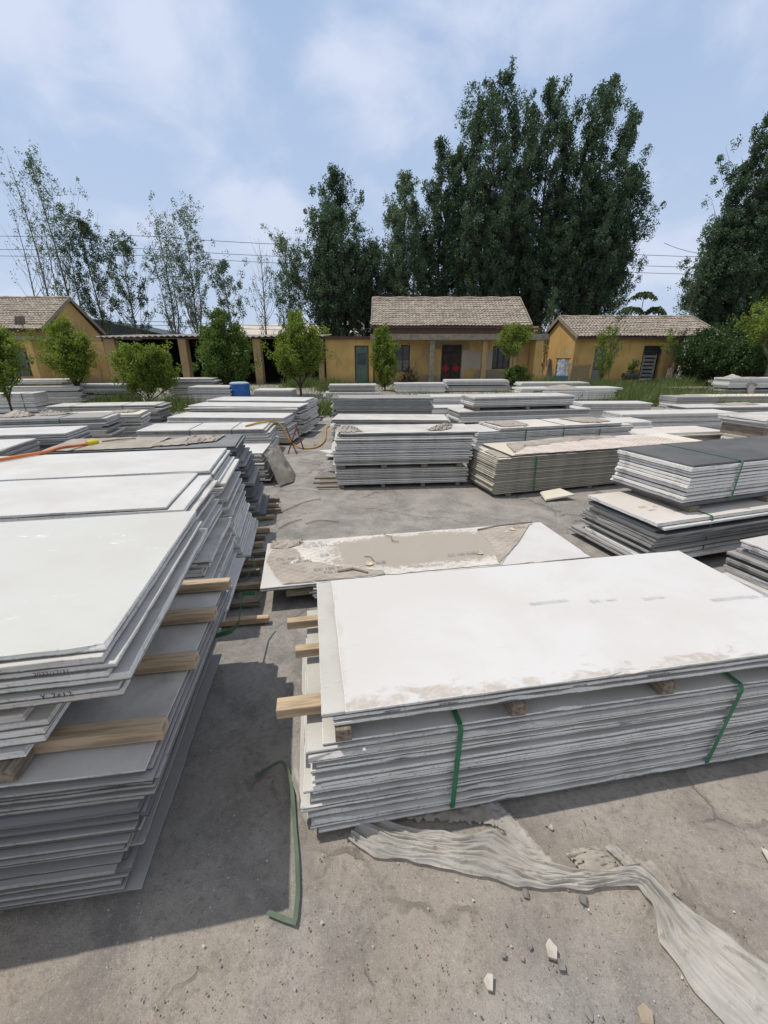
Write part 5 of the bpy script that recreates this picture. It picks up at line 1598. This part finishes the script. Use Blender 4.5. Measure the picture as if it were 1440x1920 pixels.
# printed wrap on the low slab pair
wr = sheet('plastic_film', z3([(0.015, .46), (0.10, .2), (0.17, .015), (1.1, .015), (2.04, .015)]), z3([(0.03, .5), (0.04, .8), (0.2, .835), (1.4, .835), (2.72, .83)]), 110, 26, F_WRAP, 0.008, 9, 7, 61, None, 0.012, loc=(dD.x, dD.y, 0.2), rz=dD.rot, base=0.004)
tag(wr, 'dusty printed wrap sheet over the low slab pair on the aisle floor', 'wrapping')
sheet('folded_flap', z3([(0.02, .45), (0.1, .2), (0.175, .02), (0.6, .02), (1.0, .02)]), z3([(0.06, .72), (0.27, .66), (0.36, .42), (0.6, .25), (1.0, .08)]), 60, 16, F_FLAP, 0.012, 5, 5, 62, wr, 0.008, base=0.008)
sheet('folded_flap', z3([(2.02, .02), (2.4, .40), (2.74, .80)]), z3([(2.02, .06), (2.12, .4), (2.12, .74)]), 36, 14, F_FLAP, 0.012, 4, 5, 63, wr, 0.006, base=0.008)
sheet('crumpled_corner', z3([(0.04, .70), (0.16, .66), (0.3, .72)]), z3([(0.05, .83), (0.18, .84), (0.34, .82)]), 26, 14, F_FLAP, 0.05, 4, 5, 64, wr, 0.02, base=0.008)
tw = MB().tube([(1.14, .80, .02), (1.2, .72, .03), (1.19, .64, .02), (1.25, .60, .022)], 0.004, 5)
o = tw.build('twig', M_OLDWOOD)
o.location, o.rotation_euler = (dD.x, dD.y, 0.2), (0, 0, dD.rot)
tag(o, 'thin dark twig lying across the printed wrap', 'twig')
o = MB().tube([(0.62, .12, .02), (0.75, .13, .028), (0.86, .05, .02)], 0.012, 5).build('twig', M_OLDWOOD)
o.location, o.rotation_euler = (dD.x, dD.y, 0.2), (0, 0, dD.rot)
tag(o, 'short thick dark stick on the wrap\'s folded left flap', 'twig')
o = MB().tube([(2.12, .74, .02), (2.4, .78, .03), (2.78, .82, .02)], 0.01, 5).build('twig', M_OLDWOOD)
o.location, o.rotation_euler = (dD.x, dD.y, 0.2), (0, 0, dD.rot)
tag(o, 'long straight dark stick at the wrap\'s far right corner', 'twig')
o = MB().tube([(0.95, .25, .016), (0.93, .34, .02), (0.88, .36, .016)], 0.004, 5).build('twig', M_OLDWOOD)
o.location, o.rotation_euler = (dD.x, dD.y, 0.2), (0, 0, dD.rot)
tag(o, 'small bent twig at the edge of the wrap\'s dust patch', 'twig')


# ---- writing
TEXTS = []


def text(body, parent, loc, size, mat, rot=(0, 0, 0), shear=0.0, name='printed_lettering', ext=0.0, spacing=1.0):
    cu = bpy.data.curves.new(name, 'FONT')
    cu.body = body
    cu.size = size
    cu.shear = shear
    cu.offset = ext
    cu.space_character = spacing
    cu.materials.append(mat)
    o = link(bpy.data.objects.new(name, cu))
    o.parent = parent
    o.location = loc
    o.rotation_euler = rot
    TEXTS.append(o)
    return o


UP = (R(90), 0, 0)
sl = SLABOBJ.get(('FR', 0))
if sl:
    z = 0.0236
    for (x, y, s_) in ((1.03, .535, '精细抗污石英石'), (1.36, .50, '型号：6621'), (1.66, .475, '20221126'), (2.02, .40, '精细抗污石英石'), (2.24, .39, '型号：6')):
        text(s_, sl, (x, y, z), 0.032, M_FAINTINK)
sl = SLABOBJ.get(('FR', 2))
if sl:
    for x, s_ in ((0.2, '精细抗污'), (0.42, '石英石6621'), (1.0, '20221126'), (1.35, '精细抗污石英石')):
        text(s_, sl, (x, -0.0015, 0.004), 0.016, M_GREYINK, UP, ext=0.0006)
for nth in (4, 8, 9):
    sl = SLABOBJ.get(('FR', nth))
    if sl:
        for x, s_ in ((0.9 + nth * .05, '石英石'), (1.35, '20221126'), (1.9, '型号')):
            text(s_, sl, (x, -0.0015, 0.004), 0.015, M_GREYINK, UP)
stk = {  # handwritten strokes, unit box
    'Y': [[(0, 1), (.45, .5)], [(.9, 1), (.45, .5), (.4, 0)]],
    '7': [[(0, .95), (.75, 1), (.3, 0)]],
    '0': [[(.35, .75), (.1, .5), (.3, .2), (.6, .4), (.55, .7), (.35, .75)]],
    '1': [[(.3, 1), (.25, 0)]],
    '2': [[(0, .8), (.3, 1), (.6, .75), (.1, .1), (.9, .12)]],
    'L': [[(.2, 1), (.1, 0), (.7, .02)]],
    ' ': [],
}


def handwriting(word, parent, x, z, h):
    mb = MB()
    cx = x
    for chx in word:
        for line in stk[chx]:
            mb.tube([(cx + a * h * .75, -0.0022, z + b * h) for a, b in line], h * 0.085, 5)
        cx += h * 0.95 if chx != ' ' else h * 0.8
    return mb.build('handwriting', M_INK, parent)


ids = [i for i, s in enumerate(SLABS) if s['key'] == 'L1' and s['pack'] is p1c]
ids.sort(key=lambda i: -SLABS[i]['z'])
def lobj(pk, k):
    q = [s for s in SLABS if s['pack'] is pk]
    q.sort(key=lambda s: -s['z'])
    if k >= len(q):
        return None, None
    return SLABOBJ.get((q[k]['key'], q[k]['nth'])), q[k]
so, s_ = lobj(p1c, 2)
if so:
    text('2022/12/31', so, (s_['L'] - 0.215, -0.003, 0.006), 0.0185, M_INK, UP, spacing=1.1)
so, s_ = lobj(p1c, 5)
if so:
    handwriting('Y 7012', so, s_['L'] - 0.205, 0.005, 0.0155)
so, s_ = lobj(p1b, sum(1 for q in SLABS if q['pack'] is p1b) - 1)
if so:
    handwriting('1107'.replace('0', '0'), so, s_['L'] - 0.24, 0.011, 0.018)
for pk, ks in ((p3, (0, 1, 2)), (p2, (0,))):
    for k in ks:
        so, s_ = lobj(pk, k)
        if so:
            for x, t_ in ((0.75 + .35 * k, '精细抗污石英石'), (1.5 + .2 * k, '型号：6621'), (1.95 + .1 * k, '20221126')):
                text(t_, so, (x, -0.0015, 0.004), 0.022, M_GREYINK, UP)
so, s_ = lobj(r2, 0)
if so:
    for (x, y, t_) in ((0.18, .36, '石英'), (0.34, .34, '石'), (0.20, .27, '6621'), (0.42, .18, '石英石')):
        text(t_, so, (x, y, s_['t'] + .0006), 0.05, simple('red_brown_print', (0.36, 0.27, 0.23), None, 20), ext=0.001)
for (x, y, t_, sz) in ((0.10, .42, 'CC 100 石', .055), (0.16, .35, 'CD 100 053', .05), (0.30, .72, 'CC 100 石', .05), (0.34, .66, 'CD 100 053', .045), (0.42, .17, 'CC 100 石', .055), (0.50, .11, 'CD 100 053', .05), (0.95, .20, '石英', .05),
                     (1.25, .08, '石英石板材', .055), (1.62, .22, 'CC 100 石英石', .05), (2.5, .70, '石英石', .05), (0.48, .44, '石英', .045)):
    text(t_, wr, (x, y, 0.022), sz, M_GREYINK if x != 1.25 else M_FAINTINK)
for (x, y) in ((0.20, .70), (0.86, .18), (1.88, .2), (2.44, .66)):
    text('●', wr, (x, y, 0.0185), 0.09, simple('ochre_print', (0.52, 0.40, 0.22), (0.6, 0.52, 0.4), 30))
so, s_ = lobj(c1b, 8)
if so:
    for x, t_ in ((0.5, '石英石'), (0.85, '精细'), (1.1, '6621'), (1.5, '石')):
        text(t_, so, (x, -0.002, 0.0), 0.05, M_FAINTINK, UP)


# ---- straps lying about
def ribbon(name, pts, w, mat, label, grp=None, flat=True):
    mb = MB()
    Q = resample(pts, 60)
    v = []
    for i in range(len(Q)):
        t = Q[min(i + 1, len(Q) - 1)] - Q[max(i - 1, 0)]
        s = np.cross(t, (0, 0, 1.0)) if flat else np.array((0, 0, 1.0))
        s = s / (np.linalg.norm(s) + 1e-9) * w / 2
        v += [tuple(Q[i] - s), tuple(Q[i] + s)]
    n = len(v)
    v += [(x, y, z + 0.0012) for x, y, z in v]
    f = []
    for i in range(len(Q) - 1):
        a = 2 * i
        f += [(a, a + 2, a + 3, a + 1), (n + a, n + a + 1, n + a + 3, n + a + 2), (a, a + 1, n + a + 1, n + a), (a, n + a, n + a + 2, a + 2), (a + 1, a + 3, n + a + 3, n + a + 1)]
    mb.add(v, f)
    o = mb.build(name, mat)
    tag(o, label, 'strap', grp)
    return o


LS = 'loose green straps on the ground'
ribbon('loose_strap', [(-0.62, 1.43, .004), (-0.56, 1.465, .02), (-0.505, 1.49, .035), (-0.475, 1.46, .03), (-0.44, 1.40, .012), (-0.41, 1.30, .006), (-0.385, 1.20, .006), (-0.35, 1.08, .006), (-0.325, 0.97, .006), (-0.318, 0.885, .006)], 0.017, M_STRAPL, 'long faded green strap on the ground between the two front stacks', LS)
ribbon('loose_strap', [(-0.312, 0.875, .009), (-0.36, .888, .006), (-0.425, 0.908, .006)], 0.017, M_STRAPL, 'short folded tail of green strap nearest the camera', LS)
ribbon('loose_strap', [(-1.07, 2.88, .19), (-1.14, 2.95, .12), (-1.22, 3.05, .03), (-1.30, 3.25, .02), (-1.34, 3.5, .06), (-1.27, 3.62, .10), (-1.2, 3.45, .06), (-1.25, 3.3, .02)], 0.012, M_STRAP, 'green strap end curling from under the low slab pair', LS)
ribbon('loose_strap', [(-0.96, 1.95, .42), (-0.90, 2.05, .38), (-0.93, 2.25, .30), (-0.98, 2.5, .36), (-0.93, 2.6, .30)], 0.03, M_STRAP, 'tangled green strap end hanging from the nearest left stack', LS, flat=False)

# ---- hoses
M_ORANGE = simple('orange_rubber', (0.62, 0.20, 0.06), (0.45, 0.13, 0.05), 9, 0.5)
M_YELLOW = simple('yellow_plastic', (0.62, 0.52, 0.03), (0.5, 0.4, 0.03), 9, 0.5)
M_YHOSE = simple('yellow_ochre_hose', (0.50, 0.31, 0.08), (0.38, 0.22, 0.06), 9, 0.6)
hz_ = empty('orange_hose', (-3.4, 4.2, 0.98))
tag(hz_, 'orange hose with yellow coupling lying over the left stacks', 'hose')
pts = [(-3.9, 3.35, 1.0), (-3.6, 3.72, 1.0), (-3.48, 3.98, 1.0), (-3.40, 4.1, 1.0), (-3.36, 4.3, 1.01), (-3.37, 4.5, 0.985), (-3.33, 4.68, 0.975)]
ob_ = MB().tube([tuple(Vector(p) - Vector((-3.4, 4.2, 0.98))) for p in resample(pts, 40)], 0.016, 8).build('hose_body' if False else 'tube', M_ORANGE, hz_, smooth=True)
MB().tube([(0.06, .45, 0.0), (0.085, .52, 0.0), (0.1, .57, 0.0)], [0.03, 0.034, 0.028], 10).build('coupling', M_YELLOW, hz_)
o = MB().tube([(-3.28, 4.82, .972), (-3.15, 4.95, .975), (-3.0, 5.02, .972)], 0.008, 5).build('twig', M_OLDWOOD)
tag(o, 'thin brown stick beside the yellow hose coupling', 'twig')
pts = [(-2.80, 8.50, .575), (-2.66, 8.85, .59), (-2.42, 9.12, .592), (-2.28, 9.2, .56), (-2.2, 9.18, .40), (-2.08, 9.1, .14), (-1.92, 9.1, .025), (-1.7, 8.95, .02), (-1.52, 9.0, .02), (-1.43, 9.35, .02), (-1.41, 9.9, .02), (-1.5, 10.7, .02), (-1.62, 11.7, .02), (-1.55, 12.4, .02), (-1.2, 12.9, .02)]
o = MB().tube([tuple(p) for p in resample(pts, 70)], 0.02, 8).build('yellow_hose', M_YHOSE, smooth=True)
tag(o, 'yellow hose draped from the strapped stack onto the aisle floor', 'hose')
t_ = empty('folding_stand', (-1.95, 8.75, 0))
tag(t_, 'rusty red folding stand leaning at the strapped stack\'s end', 'stand')
MB().tube([(-.12, .1, .5), (.14, -.25, .0)], 0.014, 6).tube([(.02, .45, .5), (.2, .2, .0)], 0.014, 6).build('leg', M_RUST, t_)
MB().tube([(.12, .0, .5), (-.05, -.2, .0)], 0.014, 6).build('leg', M_RUST, t_)
MB().tube([(0.04, -.1, .17), (.15, .28, .17)], 0.010, 6).build('crossbar', M_RUST, t_)

# ---- stones and shards
def rock(name, label, x, y, size, mat, seed, flat=0.6, grp=None):
    g = random.Random(seed)
    bm = bmesh.new()
    for _ in range(16):
        p = Vector((g.gauss(0, 1), g.gauss(0, 1), g.gauss(0, 1))).normalized() * g.uniform(.75, 1)
        bm.verts.new((p.x * size, p.y * size * g.uniform(.7, 1), p.z * size * flat))
    bmesh.ops.convex_hull(bm, input=bm.verts)
    for v_ in [v_ for v_ in bm.verts if not v_.link_faces]:
        bm.verts.remove(v_)
    me = bpy.data.meshes.new(name)
    bm.to_mesh(me)
    bm.free()
    me.materials.append(mat)
    o = link(bpy.data.objects.new(name, me))
    o.location = (x, y, size * flat * .45)
    o.rotation_euler = (0, 0, g.uniform(0, 6))
    tag(o, label, 'stone', grp)
    return o


M_STONEW = simple('white_stone', (0.50, 0.47, 0.42), (0.33, 0.295, 0.25), 14, 0.9, bmp=0.3)
M_STONEG = simple('grey_stone', (0.25, 0.24, 0.225), (0.17, 0.16, 0.15), 20, 0.9, bmp=0.4)
M_STONEB = simple('tan_stone', (0.34, 0.285, 0.22), (0.25, 0.2, 0.155), 16, 0.9, bmp=0.4)
GSN = 'loose stones on the front ground'


def shard(label, x, y, pts, mat, t=0.008, rz=0.0, tilt=0.15, z=0.012, name='stone_shard', grp=GSN):
    n = len(pts)
    v = [(a, b, 0) for a, b in pts] + [(a * .93, b * .93, t) for a, b in pts]
    f = [tuple(range(n - 1, -1, -1)), tuple(range(n, 2 * n))] + [(i, (i + 1) % n, n + (i + 1) % n, n + i) for i in range(n)]
    o = mesh_obj(name, v, f, mat)
    o.location = (x, y, z)
    o.rotation_euler = (tilt, -tilt * .6, rz)
    tag(o, label, 'stone', grp)
    return o


shard('angular white stone shard beside three grey pebbles', 0.565, 0.80, [(-.016, -.018), (.012, -.026), (.024, .004), (.004, .03), (-.014, .014)], M_STONEW, 0.012)
shard('white kite-shaped stone chip nearest the picture\'s bottom', 0.34, 0.725, [(-.012, -.018), (.006, -.022), (.016, .016), (-.002, .02), (-.02, .004)], M_STONEW, 0.005)
shard('pale chip under the big white shard', 0.585, 0.765, [(-.01, -.014), (.012, -.016), (.014, .01), (-.006, .016)], M_STONEG, 0.008)
shard('pale paper-like flake at the right edge of the ground', 1.545, 1.08, [(-.014, -.03), (.012, -.034), (.022, .02), (-.004, .036)], M_STONEW, 0.004)
shard('flat rusty-brown and white flake by the bottom edge', 0.80, 0.655, [(-.022, -.02), (.014, -.024), (.026, .004), (.006, .024), (-.018, .014)], M_STONEB, 0.004)
rock('stone', 'round grey pebble left of the big white shard', 0.405, 0.79, 0.013, M_STONEG, 4, .8, GSN)
rock('stone', 'small grey pebble nearest the big white shard', 0.50, 0.815, 0.013, M_STONEG, 5, .8, GSN)
rock('stone', 'tan pebble between the round pebble and the white shard', 0.465, 0.785, 0.010, M_STONEB, 6, .8, GSN)
rock('stone', 'dark angular stone just below the twisted film', 0.745, 0.945, 0.026, M_STONEG, 7, .5, GSN)
rock('stone', 'dark flat stone at the film\'s lower fold', 0.535, 0.965, 0.020, M_STONEG, 8, .5, GSN)
rock('stone', 'dark flat stone half sunk by the bottom edge', 0.63, 0.66, 0.022, M_STONEG, 9, .3, GSN)
rock('stone', 'pale pebble on the ground right of the film\'s upper flap', 0.72, 1.20, 0.014, M_STONEW, 10, .6, GSN)
rock('stone', 'tan pebble in the shade strip before the front stack', 0.86, 1.37, 0.013, M_STONEB, 12, .6, GSN)
rock('stone', 'small pebble alone right of the long green strap', -0.13, 0.86, 0.006, M_STONEB, 13, .7, GSN)
M_CREAMP = FACE['cream']
shard('broken cream slab piece leaning against the foot of the cream stack', 2.46, 5.62, [(-.24, -.12), (.22, -.10), (.12, .14), (-.20, .12)], M_CREAMP, 0.022, 0.15, 0.16, 0.06, 'broken_slab', None)
shard('white triangular broken slab jutting left of the tall grey stack', -0.93, 7.0, [(-.22, .16), (.12, -.20), (.24, .2)], FACE['white'], 0.022, 0.0, 0.05, 0.35, 'broken_slab', None)
shard('grey slab offcut lying left of the third grey stack', -1.28, 9.9, [(-.16, -.2), (.12, -.2), (.12, .2), (-.16, .2)], FACE['grey'], 0.022, 0.0, 0.03, 0.5, 'broken_slab', None)
for i, (pts, lab) in enumerate((([(-1.50, 4.88), (-1.36, 5.03), (-1.25, 5.2), (-1.12, 5.45), (-0.9, 5.6)], 'long curved dark twig on the aisle floor'), ([(-0.95, 4.66), (-0.8, 4.78), (-0.55, 4.72)], 'dark twig on the floor behind the wrapped slab pair'), ([(-1.24, 4.5), (-1.15, 4.7), (-1.02, 4.8)], 'short dark twig near the left row\'s battens'))):
    o = MB().tube([tuple(p) for p in resample([(a, b, .008) for a, b in pts], 16)], 0.005, 5).build('twig', M_OLDWOOD)
    tag(o, lab, 'twig', 'twigs on the aisle floor')

# gravel and grit
g = np.random.default_rng(77)
tet = np.array([[(1, 1, 1), (-1, 1, -1), (1, -1, -1)], [(1, 1, 1), (-1, -1, 1), (-1, 1, -1)], [(1, 1, 1), (1, -1, -1), (-1, -1, 1)], [(-1, 1, -1), (-1, -1, 1), (1, -1, -1)]], dtype=float)
def grit(n, size, xr_, yr_, mat, name, label):
    yy = yr_[0] + (yr_[1] - yr_[0]) * g.uniform(size=n) ** 1.7
    xx = g.uniform(-1, 1, n) * (0.35 + yy * 0.95) + 0.15
    s = size * (0.4 + g.uniform(size=n) ** 3 * 1.8)
    a = g.uniform(0, 6.28, n)
    ca, sa = np.cos(a), np.sin(a)
    T = tet[None] * (1 + 0.35 * g.normal(size=(n, 1, 1, 3)))
    X = T[..., 0] * ca[:, None, None] - T[..., 1] * sa[:, None, None]
    Y = T[..., 0] * sa[:, None, None] + T[..., 1] * ca[:, None, None]
    V = np.stack([X * s[:, None, None] + xx[:, None, None], Y * s[:, None, None] + yy[:, None, None], T[..., 2] * 0.6 * s[:, None, None] + 0.001], -1)
    o = quads_obj(name, V.reshape(-1, 3), mat, None, 3)
    tag(o, label, None, kind='stuff')
grit(5200, 0.0013, None, (0.5, 3.4), simple('grit_tan', (0.36, 0.30, 0.23), (0.22, 0.18, 0.14), 60, 0.95), 'gravel', 'fine tan grit scattered over the front ground')
grit(900, 0.0016, None, (0.5, 4.4), simple('grit_pale', (0.58, 0.54, 0.46), (0.42, 0.38, 0.33), 60, 0.95), 'pebbles', 'pale stone chips scattered over the ground')
grit(1300, 0.0015, None, (0.6, 6.5), simple('grit_dark', (0.12, 0.11, 0.10), (0.18, 0.16, 0.14), 60, 0.95), 'rubble', 'dark crumbs scattered over the ground')

# ---- things by the houses
b_ = empty('plastic_barrel', (-5.66, 17.0, 0.08))
b_.scale = (1.1, 1.1, 1.06)
tag(b_, 'blue plastic barrel with pale lid behind the white stacks', 'barrel')
prof = [(0.0, .30), (.04, .33), (.2, .34), (.24, .35), (.28, .34), (.5, .34), (.54, .35), (.58, .34), (.74, .33), (.78, .31)]
v, f = [], []
for z, r_ in prof:
    for k in range(28):
        v.append((r_ * math.cos(k * math.pi / 14), r_ * math.sin(k * math.pi / 14), z))
for i in range(len(prof) - 1):
    for k in range(28):
        j = (k + 1) % 28
        f.append((i * 28 + k, i * 28 + j, i * 28 + 28 + j, i * 28 + 28 + k))
f.append(tuple(range(27, -1, -1)))
mesh_obj('drum', v, f, M_BLUE, b_, smooth=False)
MB().tube([(0, 0, .765), (0, 0, .80), (0, 0, .83), (0, 0, .845)], [.335, .33, .25, .02], 28).build('lid', simple('dusty_blue_lid', (0.40, 0.48, 0.54), (0.24, 0.36, 0.46), 5, .7), b_)
b_ = empty('storage_bin', (10.62, 26.3, 0.25))
tag(b_, 'blue bin topped by crinkled silver foil beside the right house', 'bin')
MB().box(-.36, .36, -.25, .25, 0, .55, c=.02).build('tub', M_BLUE, b_)
fo_ = sheet('foil_wrap', [(-.34, -.2, .56), (0, -.24, .56), (.34, -.2, .56)], [(-.34, -.1, 1.45), (0, -.14, 1.5), (.34, -.1, 1.45)], 24, 24, M_FOIL, 0.0, 3, 6, 71, b_, 0.05)
MB().box(-.35, .35, -.08, .0, .55, 1.5).build('back_panel', M_OLDWOOD, b_)
MB().box(-.42, .42, -.14, .04, 1.5, 1.54).build('shelf', M_IRON, b_)
for i, (x, h, ln) in enumerate(((9.75, 1.6, .25), (9.95, 1.35, .3), (10.12, 1.5, .2))):
    mt = Matrix.Translation((x, 26.25, .22)) @ Matrix.Rotation(R(-12), 4, 'X') @ Matrix.Rotation(R(8 - 6 * i), 4, 'Y')
    o = MB().box(-.07, .07, 0, .03, 0, h, mt).build('wood_board', M_OLDWOOD)
    tag(o, f'{("leftmost", "middle", "rightmost")[i]} weathered board leaning between the two tile-roofed houses', 'board', 'boards leaning between the houses')
d_ = empty('drum_grill', (14.3, 25.4, 0.3))
tag(d_, 'black drum grill on low legs before the right house', 'grill')
MB().tube([(-.42, 0, .5), (.42, 0, .5)], .2, 16).build('drum', M_BLACK, d_)
for sx in (-.32, .32):
    for sy in (-.16, .16):
        MB().tube([(sx, sy, 0), (sx, sy * .8, .36)], .018, 6).build('leg', M_BLACK, d_)
MB().box(.44, .9, -.15, .15, .3, .34).build('side_board', M_WOOD, d_)
for i, (x, y, h, w, tl, rz) in enumerate(((16.55, 26.0, 1.45, .12, 16, 24), (16.8, 26.15, 1.25, .34, 22, 18), (17.0, 26.2, 1.1, .3, 26, 30))):
    mt = Matrix.Translation((x, y - .3, .25)) @ Matrix.Rotation(R(-tl), 4, 'X') @ Matrix.Rotation(R(rz), 4, 'Y')
    o = MB().box(-w / 2, w / 2, 0, .03, 0, h, mt).build('wood_board', M_OLDWOOD)
    tag(o, f'{("narrow", "wide", "short")[i]} weathered board leaning at the right end of the right house', 'board', 'boards leaning at the right house')
o = sheet('tarpaulin', [(15.9, 25.0, .28), (16.5, 24.9, .28), (17.2, 25.0, .28)], [(15.9, 25.9, .28), (16.5, 26.0, .3), (17.2, 25.9, .28)], 24, 18, M_BLACK, 0.55, 2, 4, 75, None, 0.08)
tag(o, 'black tarpaulin heap below the leaning boards', 'tarpaulin')
for k in range(2):
    q = empty('wood_pallet', (14.75, 20.9, 0.22 + k * .15), R(4 + 3 * k))
    tag(q, ('lower' if k == 0 else 'upper') + ' of two weathered pallets beyond the weeds', 'pallet', 'pallets by the weeds')
    mb = MB()
    for i in range(6):
        mb.box(-1.1 + i * .38, -1.1 + i * .38 + .26, -.5, .5, .11, .135)
    mb.build('deck', M_OLDWOOD, q)
    for sy in (-.48, -.04, .4):
        MB().box(-1.1, 1.08, sy, sy + .09, 0, .108).build('runner', M_OLDWOOD, q)
mb = MB()
gg = random.Random(4)
for _ in range(130):
    a = gg.uniform(0, 6.28)
    x, y = gg.gauss(0, .28), gg.gauss(0, .16)
    ln = gg.uniform(.3, .9)
    z = gg.uniform(0, .85) * math.exp(-(x * x) / .16)
    mb.tube([(x, y, z), (x + math.cos(a) * ln * .5, y + math.sin(a) * ln * .2, z + gg.uniform(-.1, .3))], 0.012, 4, caps=False)
o = mb.build('brushwood_pile', M_BARKD)
o.location = (1.55, 27.1, .3)
tag(o, 'dark pile of brushwood under the barred window', 'brushwood')

# lettering becomes plain mesh
dg = bpy.context.evaluated_depsgraph_get()
dg.update()
for o in TEXTS:
    me = bpy.data.meshes.new_from_object(o.evaluated_get(dg))
    n = link(bpy.data.objects.new('lettering', me))
    n.parent, n.location, n.rotation_euler = o.parent, o.location, o.rotation_euler
for o in TEXTS:
    bpy.data.objects.remove(o)
for o in [q for q in bpy.data.objects if q.name.startswith('lettering')]:
    o.name = o.name.replace('lettering', 'printed_lettering')
